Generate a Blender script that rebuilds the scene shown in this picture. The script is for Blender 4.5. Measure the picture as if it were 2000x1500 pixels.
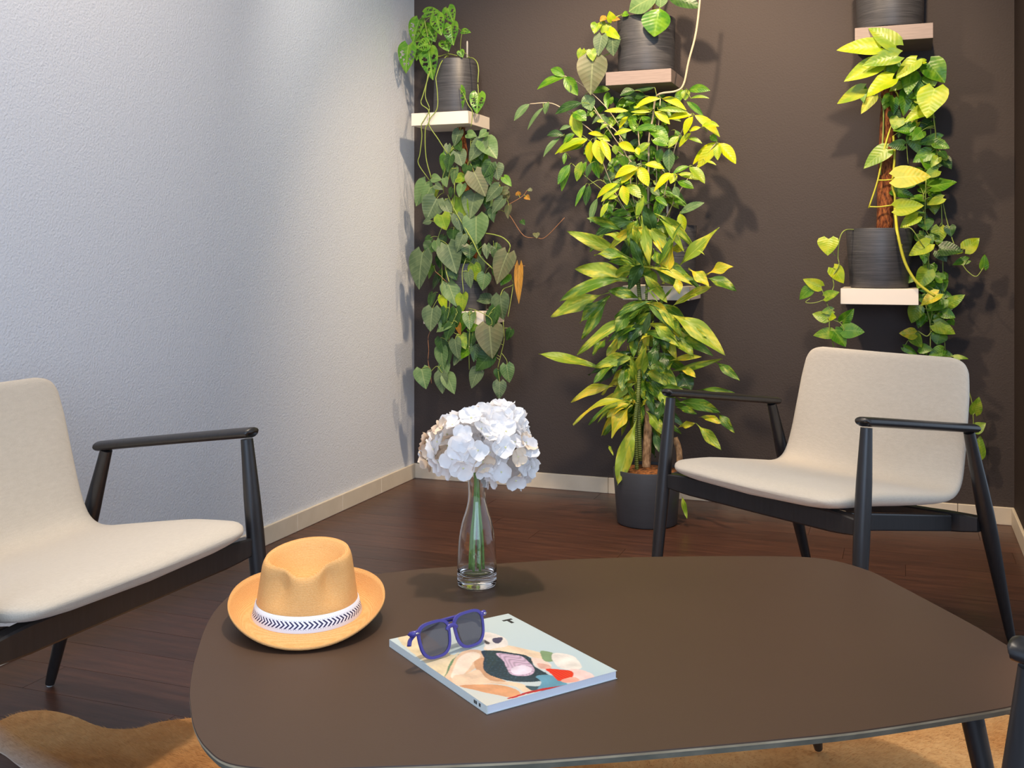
import bpy, bmesh, math, random
from mathutils import Vector, Matrix
from math import sin, cos, pi, sqrt
random.seed(7)
for o in list(bpy.data.objects): bpy.data.objects.remove(o)
SC = bpy.context.scene
COL = SC.collection
def lin(c): return tuple(((x/255)/12.92 if x/255 <= .04045 else ((x/255+.055)/1.055)**2.4) for x in c[:3])+(1,)
# ---------------------------------------------------------------- camera
F = 2073.0
cam = bpy.data.cameras.new('camera'); cam.sensor_width = 36; cam.lens = 36*F/2000; cam.shift_y = -.125; cam.clip_start = .02
co = bpy.data.objects.new('camera', cam); COL.objects.link(co)
co.location = (0, 0, 1.0); co.rotation_euler = (pi/2, 0, 0); SC.camera = co
SC.view_settings.view_transform = 'Standard'; SC.view_settings.look = 'None'; SC.view_settings.exposure = 0.0
SC.view_settings.gamma = 1; SC.view_settings.use_curve_mapping = False
# ---------------------------------------------------------------- light
w = bpy.data.worlds.new('world'); SC.world = w; w.use_nodes = True
w.node_tree.nodes['Background'].inputs[0].default_value = (.66, .80, 1.0, 1)
w.node_tree.nodes['Background'].inputs[1].default_value = 1.12
def lamp(name, typ, loc, target, energy, color, size=.3, size_y=None, spot=60, blend=.5):
    l = bpy.data.lights.new(name, typ); l.energy = energy; l.color = color
    if typ == 'AREA':
        l.size = size
        if size_y: l.shape = 'RECTANGLE'; l.size_y = size_y
    else: l.shadow_soft_size = size
    if typ == 'SPOT': l.spot_size = math.radians(spot); l.spot_blend = blend
    o = bpy.data.objects.new(name, l); COL.objects.link(o); o.location = loc
    o.rotation_euler = (Vector(target)-Vector(loc)).to_track_quat('-Z', 'Y').to_euler()
    return o
WARM = (1, .76, .50); WARM2 = (1, .91, .78); COOL = (.54, .72, 1)
lamp('daylight_window', 'AREA', (-.2, -2.2, 1.6), (-.5, 3, .9), 70, COOL, 3.0, 2.0)
lamp('table_downlight', 'SPOT', (-.02, 1.97, 2.5), (-.02, 1.95, 0), 100, WARM2, .05, spot=72, blend=.8)
lamp('plant_downlight', 'SPOT', (.25, 3.15, 2.55), (.5, 4.2, 1.25), 145, WARM, .045, spot=100, blend=.7)
lamp('plant_downlight', 'SPOT', (1.05, 2.9, 2.55), (1.1, 4.0, 1.35), 100, WARM, .045, spot=95, blend=.7)
lamp('plant_downlight', 'SPOT', (-.35, 3.3, 2.55), (-.3, 4.5, 1.2), 30, WARM2, .045, spot=90, blend=.8)
lamp('left_wall_fill', 'AREA', (-1.05, 2.4, 2.56), (-1.3, 2.4, 0), 34, (1, .80, .60), 1.0, 2.6)  # added warm fill light under the ceiling, brightens the left wall
lamp('right_chair_fill', 'SPOT', (.95, 2.35, 2.5), (.98, 2.85, .5), 34, WARM2, .15, spot=44, blend=.9)  # extra spot with no fixture behind it, added to lift the right chair
lamp('rug_lamp', 'SPOT', (2.5, 2.0, 1.25), (.86, 1.43, 0), 330, (1, .64, .28), .03, spot=24, blend=.3)
# ---------------------------------------------------------------- helpers
def W(px, py, d):            # a point d metres in front of the dark wall
    a, c = (px-1000)/F, (500-py)/F
    t = (4.343-d)/(a*.3465+.938)
    return Vector((a*t, t, 1+c*t))
def Z(px, py, z):            # a point at height z
    t = F*(1-z)/(py-500)
    return Vector(((px-1000)/F*t, t, z))
def S(s, n, z=0):            # wall aligned: s along the dark wall, n distance from it
    q = 4.343-n
    return Vector((.938*s+.3465*q, -.3465*s+.938*q, z))
ROOM = Vector((-.3465, -.938, 0)); ALONG = Vector((.938, -.3465, 0)); WA = math.atan2(-.3465, .938)
ORG = {}
def thing(name, label, cat, loc=(0,0,0), rz=0, group=None, kind=None):
    o = bpy.data.objects.new(name, None); COL.objects.link(o); o.empty_display_size = .05
    o.location = loc; o.rotation_euler = (0, 0, rz); ORG[o.name] = Vector(loc)
    if label: o['label'] = label
    if cat: o['category'] = cat
    if group: o['group'] = group
    if kind: o['kind'] = kind
    return o
def tag(o, label=None, cat=None, group=None, kind=None):
    for k, v in (('label', label), ('category', cat), ('group', group), ('kind', kind)):
        if v: o[k] = v
    return o
def mk(name, verts, faces, mat, parent=None, uvs=None, world=True, smooth=True, mats=None, fm=None):
    off = Vector((0,0,0))
    if parent is not None and world: off = ORG.get(parent.name, Vector((0,0,0)))
    me = bpy.data.meshes.new(name)
    me.from_pydata([tuple(Vector(v)-off) for v in verts], [], faces)
    me.materials.append(mat)
    if mats:
        for m in mats: me.materials.append(m)
    if fm: me.polygons.foreach_set('material_index', fm)
    if uvs:
        l = me.uv_layers.new(name='UV')
        li = [0]*len(me.loops); me.loops.foreach_get('vertex_index', li)
        l.data.foreach_set('uv', [c for i in li for c in uvs[i]])
    if smooth: me.polygons.foreach_set('use_smooth', [True]*len(me.polygons))
    me.update()
    o = bpy.data.objects.new(name, me); COL.objects.link(o)
    if parent is not None: o.parent = parent; ORG[o.name] = off
    return o
def fixn(o):
    bm = bmesh.new(); bm.from_mesh(o.data); bmesh.ops.recalc_face_normals(bm, faces=bm.faces); bm.to_mesh(o.data); bm.free(); return o
def autosm(o, ang=40):
    bm = bmesh.new(); bm.from_mesh(o.data)
    for e in bm.edges:
        if len(e.link_faces) == 2 and e.calc_face_angle(0) > math.radians(ang): e.smooth = False
    bm.to_mesh(o.data); bm.free(); return o
def boxm(x0,x1,y0,y1,z0,z1,bev=0, M=None):
    bm = bmesh.new(); bmesh.ops.create_cube(bm, size=1)
    for v in bm.verts: v.co = Vector((x0+(x1-x0)*(v.co.x+.5), y0+(y1-y0)*(v.co.y+.5), z0+(z1-z0)*(v.co.z+.5)))
    if bev: bmesh.ops.bevel(bm, geom=list(bm.edges), offset=bev, segments=2, affect='EDGES', profile=.6)
    if M is not None: bm.transform(M)
    bm.verts.index_update()
    V = [v.co.copy() for v in bm.verts]; Fs = [[v.index for v in f.verts] for f in bm.faces]; bm.free(); return V, Fs
def join(*vf):
    V = []; Fs = []
    for v, f in vf: n = len(V); V += list(v); Fs += [[i+n for i in q] for q in f]
    return V, Fs
def smoothline(P, sub=6, closed=False):
    P = [Vector(p) for p in P]; n = len(P); out = []
    rng = range(n if closed else n-1)
    for i in rng:
        if closed: a,b,c,d = P[i-1],P[i],P[(i+1)%n],P[(i+2)%n]
        else: b,c = P[i],P[i+1]; a = P[i-1] if i else b*2-c; d = P[i+2] if i+2<n else c*2-b
        for k in range(sub):
            t = k/sub
            out.append(.5*((2*b)+(c-a)*t+(2*a-5*b+4*c-d)*t*t+(3*b-a-3*c+d)*t**3))
    if not closed: out.append(P[-1])
    return out
def tube(P, r, n=6, ry=None, up=Vector((0,0,1)), cap=True):
    P = [Vector(p) for p in P]; m = len(P)
    R = r if isinstance(r, (list, tuple)) else [r]*m
    V = []; Fs = []
    for i, p in enumerate(P):
        t = (P[min(i+1,m-1)]-P[max(i-1,0)]); t = t.normalized() if t.length > 1e-9 else Vector((0,0,1))
        a = t.cross(up)
        if a.length < 1e-3: a = t.cross(Vector((0,1,0)))
        a.normalize(); b = a.cross(t).normalized()
        for k in range(n):
            q = 2*pi*k/n; V.append(p+a*cos(q)*R[i]+b*sin(q)*R[i]*(ry or 1))
        if i:
            for k in range(n):
                k2 = (k+1)%n; Fs.append([(i-1)*n+k,(i-1)*n+k2,i*n+k2,i*n+k])
    if cap: Fs.append(list(range(n))[::-1]); Fs.append([(m-1)*n+k for k in range(n)])
    return V, Fs
def lathe(prof, n=40, c=(0,0,0), closed=False):
    V = []; Fs = []; m = len(prof)
    for r, z in prof:
        for k in range(n): V.append(Vector((c[0]+r*cos(2*pi*k/n), c[1]+r*sin(2*pi*k/n), c[2]+z)))
    for i in range(m if closed else m-1):
        j = (i+1)%m
        for k in range(n):
            k2 = (k+1)%n; Fs.append([i*n+k,i*n+k2,j*n+k2,j*n+k])
    if not closed: Fs.append(list(range(n))[::-1]); Fs.append([(m-1)*n+k for k in range(n)])
    return V, Fs
# ---------------------------------------------------------------- materials
class NT:
    def __init__(s, name):
        s.m = bpy.data.materials.new(name); s.m.use_nodes = True; s.t = s.m.node_tree; s.n = s.t.nodes; s.l = s.t.links
        s.b = s.n['Principled BSDF']
    def node(s, typ, **kw):
        x = s.n.new(typ)
        for k, v in kw.items():
            if k.startswith('i_'):
                key = k[2:]; key = int(key) if key.isdigit() else key
                s.set(x.inputs[key], v)
            else: setattr(x, k, v)
        return x
    def set(s, inp, v):
        if isinstance(v, bpy.types.NodeSocket): s.l.new(v, inp)
        else: inp.default_value = v
    def math(s, op, a, b=0, c=0):
        x = s.n.new('ShaderNodeMath'); x.operation = op
        for i, v in enumerate((a, b, c)): s.set(x.inputs[i], v)
        return x.outputs[0]
    def mix(s, f, a, b, mode='MIX'):
        x = s.n.new('ShaderNodeMix'); x.data_type = 'RGBA'; x.blend_type = mode
        s.set(x.inputs[0], f); s.set(x.inputs[6], a); s.set(x.inputs[7], b); return x.outputs[2]
    def coord(s, out='Object', scale=(1,1,1), rot=(0,0,0)):
        c = s.n.new('ShaderNodeTexCoord'); mp = s.n.new('ShaderNodeMapping'); mp.inputs['Scale'].default_value = scale
        mp.inputs['Rotation'].default_value = rot; s.l.new(c.outputs[out], mp.inputs[0]); return mp.outputs[0]
    def noise(s, vec, scale, detail=3, rough=.5):
        x = s.n.new('ShaderNodeTexNoise'); s.l.new(vec, x.inputs[0]); x.inputs['Scale'].default_value = scale
        x.inputs['Detail'].default_value = detail; x.inputs['Roughness'].default_value = rough; return x.outputs[0]
    def ramp(s, f, stops):
        x = s.n.new('ShaderNodeValToRGB'); s.l.new(f, x.inputs[0]); e = x.color_ramp.elements
        while len(e) < len(stops): e.new(.5)
        for q, (p, c) in zip(e, stops): q.position = p; q.color = c
        return x.outputs[0]
    def bump(s, h, strength=.3, dist=.002):
        x = s.n.new('ShaderNodeBump'); s.l.new(h, x.inputs['Height']); x.inputs['Strength'].default_value = strength
        x.inputs['Distance'].default_value = dist; s.l.new(x.outputs[0], s.b.inputs['Normal'])
    def P(s, **kw):
        for k, v in kw.items(): s.set(s.b.inputs[k.replace('_', ' ')], v)
        return s
def plain(name, c, rough=.5, metal=0, spec=.5):
    return NT(name).P(Base_Color=lin(c), Roughness=rough, Metallic=metal, Specular_IOR_Level=spec).m
def plaster(name, c, amt, c2=None):
    m = NT(name); v = m.coord('Object')
    a = m.noise(v, 150, 3); b = m.noise(v, 1.6, 2)
    m.P(Base_Color=m.mix(m.math('MULTIPLY', b, .5), lin(c), lin(c2 or c)), Roughness=.75, Specular_IOR_Level=.3); m.bump(a, amt, .004); return m.m
M_LWALL = plaster('pale_plaster', (219,223,230), .5, (215,220,229))
M_DWALL = plaster('dark_plaster', (72,64,62), .4, (69,61,59))
M_RWALL = plaster('dark_brown_plaster', (52,40,36), .4)
M_CEIL = plain('ceiling_white', (238,236,230), .8)
m = NT('skirting_tile'); m.P(Base_Color=m.mix(m.noise(m.coord(), 14, 4), lin((226,214,196)), lin((205,192,172))), Roughness=.45); M_BASE = m.m
m = NT('dark_floorboard'); v = m.coord('Object', (1.2, 14, 1)); oi = m.node('ShaderNodeObjectInfo')
n1 = m.noise(v, 3.5, 6, .65); n2 = m.noise(v, 22, 4, .7)
base = m.ramp(n1, [(.25, lin((52,33,26))), (.5, lin((84,54,42))), (.78, lin((112,72,54)))])
hsv = m.node('ShaderNodeHueSaturation'); m.l.new(base, hsv.inputs['Color']); m.set(hsv.inputs['Value'], m.math('MULTIPLY_ADD', oi.outputs['Random'], .34, .82))
m.P(Base_Color=m.mix(m.math('MULTIPLY', n2, .45), hsv.outputs[0], lin((40,24,18))), Roughness=m.math('MULTIPLY_ADD', n2, .15, .26), Specular_IOR_Level=.5)
m.bump(n2, .08, .001); M_FLOOR = m.m
M_SUB = plain('floor_joint', (26,16,12), .8)
m = NT('table_laminate'); m.P(Base_Color=m.mix(m.noise(m.coord(), 4, 2), lin((82,60,45)), lin((75,55,41))), Roughness=.48, Specular_IOR_Level=.35)
m.bump(m.noise(m.coord(), 900, 2), .15, .0006); M_TABLE = m.m
m = NT('table_edge_ply'); v = m.coord('Object', (1,1,1)); m.P(Base_Color=m.ramp(m.noise(v, 20, 3), [(.3, lin((150,132,104))), (.7, lin((186,168,138)))]), Roughness=.5); M_EDGE = m.m
m = NT('table_edge_core'); m.P(Base_Color=m.ramp(m.noise(m.coord(), 30, 3), [(.3, lin((104,104,92))), (.7, lin((132,128,112)))]), Roughness=.5); M_CORE = m.m
m = NT('black_stained_wood'); v = m.coord('Object', (30,30,2.5)); nn = m.noise(v, 6, 4)
m.P(Base_Color=m.mix(nn, lin((24,23,24)), lin((46,43,43))), Roughness=.34, Specular_IOR_Level=.6); m.bump(nn, .12, .001); M_BLACK = m.m
m = NT('cream_upholstery'); v = m.coord('Object'); nn = m.noise(m.coord('Object', (1,1,1)), 420, 2)
vor = m.noise(m.coord('Object', (600,60,600)), 1, 1); vo2 = m.noise(m.coord('Object', (60,600,60)), 1, 1)
wv = m.math('ADD', vor, vo2)
m.P(Base_Color=m.mix(m.math('MULTIPLY', wv, .5), lin((190,178,161)), lin((216,204,187))), Roughness=.9, Specular_IOR_Level=.15, Sheen_Weight=.25); m.bump(m.math('ADD', wv, nn), .3, .0012); M_FAB = m.m
M_GLIDE = plain('white_plastic', (225,225,222), .4)
M_WHITE = NT('white_shelf_lacquer').P(Base_Color=lin((238,226,212)), Roughness=.45).m
m = NT('taupe_shelf_wood'); nn = m.noise(m.coord('Object', (2,2,60)), 8, 4); m.P(Base_Color=m.mix(nn, lin((120,104,98)), lin((164,146,138))), Roughness=.5); M_TAUPE = m.m
m = NT('brushed_charcoal'); v = m.coord('Object', (6,6,220)); nn = m.noise(v, 1.2, 5, .7)
m.P(Base_Color=m.ramp(nn, [(.3, lin((46,46,49))), (.6, lin((78,77,80))), (.8, lin((108,105,105)))]), Roughness=.42, Specular_IOR_Level=.5); m.bump(nn, .25, .001); M_POT = m.m
m = NT('matt_charcoal'); nn = m.noise(m.coord('Object', (3,3,60)), 2, 4); m.P(Base_Color=m.mix(nn, lin((54,55,60)), lin((66,67,72))), Roughness=.5); m.bump(nn, .1, .001); M_POT2 = m.m
m = NT('bark_soil'); nn = m.noise(m.coord(), 60, 5); m.P(Base_Color=m.ramp(nn, [(.3, lin((60,34,18))), (.6, lin((150,92,44))), (.8, lin((206,146,84)))]), Roughness=.9); m.bump(nn, 1, .01); M_SOIL = m.m
m = NT('coir_pole'); nn = m.noise(m.coord('Object', (1,1,.35)), 130, 5); m.P(Base_Color=m.ramp(nn, [(.3, lin((58,28,14))), (.52, lin((132,72,36))), (.75, lin((184,118,58)))]), Roughness=.95); m.bump(nn, 1, .008); M_COIR = m.m
m = NT('cane_bark'); nn = m.noise(m.coord('Object', (1,1,.5)), 90, 4); m.P(Base_Color=m.ramp(nn, [(.3, lin((116,84,56))), (.6, lin((190,152,112))), (.8, lin((224,190,150)))]), Roughness=.85); m.bump(nn, .6, .004); M_CANE = m.m
m = NT('green_cane'); wv = m.node('ShaderNodeTexWave', bands_direction='Z'); m.l.new(m.coord(), wv.inputs[0]); wv.inputs['Scale'].default_value = 40; wv.inputs['Distortion'].default_value = 3
m.P(Base_Color=m.mix(wv.outputs[1], lin((66,88,32)), lin((112,122,54))), Roughness=.6); m.bump(wv.outputs[1], .4, .003); M_GCANE = m.m
M_VINE = plain('pale_green_stem', (142,158,72), .55); M_VINEY = plain('yellow_stem', (190,186,52), .5)
M_VINEB = plain('brown_stem', (150,104,72), .7); M_TWIG = plain('beige_stem', (196,178,150), .7)
M_GAUGE = plain('clear_white_gauge', (205,198,190), .3)
def leafmat(name, c1, c2, c3, vein, rough=.38, tr=.25, lo=.42, hi=.62, sidev=.35, scale=2.2):
    m = NT(name); tc = m.node('ShaderNodeTexCoord'); oi = m.node('ShaderNodeObjectInfo')
    sep = m.node('ShaderNodeSeparateXYZ'); m.l.new(tc.outputs['UV'], sep.inputs[0])
    cmb = m.node('ShaderNodeCombineXYZ'); m.set(cmb.inputs[0], m.math('ADD', m.math('MULTIPLY', sep.outputs[0], 1.0), m.math('MULTIPLY', oi.outputs['Random'], 57)))
    m.set(cmb.inputs[1], sep.outputs[1]); m.set(cmb.inputs[2], m.math('MULTIPLY', oi.outputs['Random'], 13))
    nn = m.noise(cmb.outputs[0], scale, 3, .55)
    f = m.node('ShaderNodeMapRange'); m.set(f.inputs[0], nn); f.inputs[1].default_value = lo; f.inputs[2].default_value = hi
    a = m.mix(oi.outputs['Random'], lin(c1), lin(c2)); col = m.mix(f.outputs[0], a, lin(c3))
    ab = m.math('ABSOLUTE', m.math('SUBTRACT', sep.outputs[0], .5))
    mid = m.math('LESS_THAN', ab, .025)
    sv = m.math('SINE', m.math('MULTIPLY', m.math('SUBTRACT', sep.outputs[1], m.math('MULTIPLY', ab, .55)), 48))
    sv = m.math('GREATER_THAN', sv, .93)
    msk = m.math('MAXIMUM', m.math('MULTIPLY', mid, .8), m.math('MULTIPLY', sv, sidev))
    col = m.mix(msk, col, lin(vein))
    m.P(Base_Color=col, Roughness=rough, Specular_IOR_Level=.45)
    h = m.math('SINE', m.math('MULTIPLY', m.math('SUBTRACT', sep.outputs[1], m.math('MULTIPLY', ab, .55)), 48)); m.bump(h, .10, .002)
    tl = m.node('ShaderNodeBsdfTranslucent'); m.l.new(col, tl.inputs[0])
    mx = m.node('ShaderNodeMixShader'); mx.inputs[0].default_value = tr
    out = m.n['Material Output']; m.l.new(m.b.outputs[0], mx.inputs[1]); m.l.new(tl.outputs[0], mx.inputs[2]); m.l.new(mx.outputs[0], out.inputs[0])
    return m.m
LM = {
 'g': leafmat('grey_green_leaf', (74,98,66), (96,118,84), (112,132,92), (138,156,112), .45),
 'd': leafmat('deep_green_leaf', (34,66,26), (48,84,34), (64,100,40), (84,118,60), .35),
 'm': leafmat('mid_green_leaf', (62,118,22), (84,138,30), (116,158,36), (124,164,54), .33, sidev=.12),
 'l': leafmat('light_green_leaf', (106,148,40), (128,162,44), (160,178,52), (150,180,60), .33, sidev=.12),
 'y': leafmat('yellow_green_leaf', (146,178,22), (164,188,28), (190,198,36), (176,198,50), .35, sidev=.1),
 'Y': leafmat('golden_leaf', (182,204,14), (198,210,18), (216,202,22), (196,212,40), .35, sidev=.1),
 'b': leafmat('bronze_leaf', (90,102,70), (104,110,76), (118,116,82), (140,148,104), .45),
 'o': leafmat('withered_leaf', (196,132,40), (206,150,60), (150,110,40), (214,170,90), .6),
 's': leafmat('sage_leaf', (92,128,74), (108,140,84), (120,150,96), (150,170,110), .4),
 'p': leafmat('striped_light_leaf', (128,158,44), (146,172,52), (196,196,60), (168,188,80), .44, .25, .5, .6, .08, 3),
 'q': leafmat('striped_mid_leaf', (70,112,28), (92,132,34), (150,164,44), (120,150,60), .42, .25, .5, .62, .08, 3),
 'r': leafmat('striped_gold_leaf', (164,180,44), (190,192,50), (226,200,52), (206,206,90), .44, .25, .45, .6, .08, 3),
 'v': leafmat('fenestrated_leaf', (70,128,34), (92,150,40), (122,168,48), (150,186,84), .3),
}
# ---------------------------------------------------------------- room
def wall(name, s0, s1, n0, n1, z0, z1, mat):
    V, Fs = boxm(0, 1, 0, 1, 0, 1)
    V = [S(s0+(s1-s0)*v.x, n0+(n1-n0)*v.y, z0+(z1-z0)*v.z) for v in V]
    o = mk(name, V, Fs, mat, smooth=False); fixn(o); return tag(o, kind='structure')
CS = -2.075; RS = .384
wall('wall_back', CS-.1, RS+.1, -.12, 0, -.02, 2.62, M_DWALL)
wall('wall_left', CS-.1, CS, 0, 6.2, -.02, 2.62, M_LWALL)
wall('wall_right', RS, RS+.12, 0, .95, -.02, 2.62, M_RWALL)
wall('ceiling', CS-.1, 3.2, -.12, 4.6, 2.6, 2.68, M_CEIL)
fl = wall('floor', CS-.1, 3.2, -.12, 6.2, -.03, -.004, M_SUB)
# floorboards, laid parallel with the dark wall
def plank(s0, s1, n0, n1):
    g = .0002; b = .0004
    x0, x1, y0, y1 = s0+g, s1-g, n0+g, n1-g
    o = bpy.data.objects.new('plank', None)
    c = S((s0+s1)/2, (n0+n1)/2, 0); hx, hy = (x1-x0)/2, (y1-y0)/2
    V = [(-hx,-hy,-.004),(hx,-hy,-.004),(hx,hy,-.004),(-hx,hy,-.004),(-hx+b,-hy+b,0),(hx-b,-hy+b,0),(hx-b,hy-b,0),(-hx+b,hy-b,0)]
    Fs = [(4,5,6,7),(0,1,5,4),(1,2,6,5),(2,3,7,6),(3,0,4,7)]
    bpy.data.objects.remove(o)
    p = mk('plank', V, Fs, M_FLOOR, None, smooth=False); p.location = c; p.rotation_euler = (0,0,WA); p.parent = fl
    return p
n = .0; r = 0
while n < 5.2:
    s = CS - random.uniform(0, 1.15)
    while s < 2.5:
        s1 = s+1.25
        a, b = max(s, CS), min(s1, 2.5)
        if b-a > .05 and not (n < .95 and a > RS+.1): plank(a, min(b, RS+.02) if n < .85 else b, n, n+.135)
        s = s1
    n += .135; r += 1
def skirting(name, segs, along):
    root = thing(name, None, None, kind='structure')
    for (a, b) in segs:
        V, Fs = boxm(0,1,0,1,0,1)
        def f(v):
            u = a+.0006+(b-a-.0012)*v.x; t = .011*v.y
            return S(CS+u, t, .0+.066*v.z) if along == 's' else (S(CS+t, u, .066*v.z) if along == 'n' else S(RS-t, u, .066*v.z))
        o = mk('tile', [f(v) for v in V], Fs, M_BASE, root, smooth=False); fixn(o)
        md = o.modifiers.new('bevel', 'BEVEL'); md.width = .0025; md.segments = 2
skirting('baseboard_left', [(.011+.33*i, .011+.33*(i+1)) for i in range(17)], 'n')
skirting('baseboard_back', [(max(.453*i, .0), min(.453*(i+1), RS-CS)) for i in range(6)], 's')
skirting('baseboard_right', [(.011, .46), (.46, .95)], 'r')
# ---------------------------------------------------------------- table
PX = [(370,1350),(375,1312),(381,1285),(403,1220),(433,1177),(470,1153),(560,1138),(694,1126),(825,1111),(970,1101),(1100,1093),(1250,1088),(1400,1086),(1550,1087),
 (1625,1094),(1696,1114),(1746,1138),(1828,1181),(1911,1226),(1952,1251),(2000,1280),(2024,1304),(2028,1332),(2010,1362),(1983,1377),(1880,1396),(1700,1424),(1550,1441),(1300,1464),(1065,1483),
 (900,1491),(658,1500),(560,1502),(476,1496),(432,1484),(405,1462),(388,1440),(377,1413),(372,1380)]
TZ = .385
out = smoothline([Z(x,y,TZ) for x,y in PX], 4, True)
tb = thing('coffee_table', 'large brown coffee table with a rounded triangular top and pale edge, centre front', 'table', (.12,1.7,0))
def slab(name, pts, z0, z1, inset0, inset1, mat):
    c = sum(pts, Vector())/len(pts); n = len(pts); V = []; 
    def off(i, d):
        t = (pts[(i+1)%n]-pts[i-1]).normalized(); nn = Vector((t.y,-t.x,0))
        if nn.dot(c-pts[i]) < 0: nn = -nn
        return pts[i]+nn*d
    for i in range(n): q = off(i, inset0); V.append(Vector((q.x,q.y,z0)))
    for i in range(n): q = off(i, inset1); V.append(Vector((q.x,q.y,z1)))
    Fs = [list(range(n))[::-1], [n+i for i in range(n)]]+[[i,(i+1)%n,n+(i+1)%n,n+i] for i in range(n)]
    return autosm(fixn(mk(name, V, Fs, mat, tb)))
slab('table_top', out, TZ-.0016, TZ, .0, .0006, M_TABLE)
slab('edge_band', out, TZ-.0045, TZ-.0016, .0, .0, M_EDGE)['label'] = 'pale beige edge line'
slab('edge_core', out, TZ-.0125, TZ-.0045, .0035, .0, M_CORE)['label'] = 'grey bevelled plywood edge'
for (tx,ty,fx,fy) in ((.655,1.53,.715,1.475),(.52,1.98,.615,2.13),(-.27,1.95,-.33,2.03),(-.27,1.42,-.33,1.37)):
    a = Vector((fx,fy,.012)); b = Vector((tx,ty,TZ-.0125))
    V, Fs = tube([a, a.lerp(b,.05), a.lerp(b,.55), b], [.0085,.0105,.014,.0165], 16)
    lg = autosm(mk('leg', V, Fs, M_BLACK, tb))
    V, Fs = tube([a-Vector((0,0,.003)), a+Vector((0,0,.003))], [.007,.008], 12); mk('foot_glide', V, Fs, M_GLIDE, lg)
    V, Fs = boxm(tx-.045,tx+.045,ty-.045,ty+.045,TZ-.0195,TZ-.0125,.003); mk('bracket', V, Fs, M_BLACK, tb, smooth=False)
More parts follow.
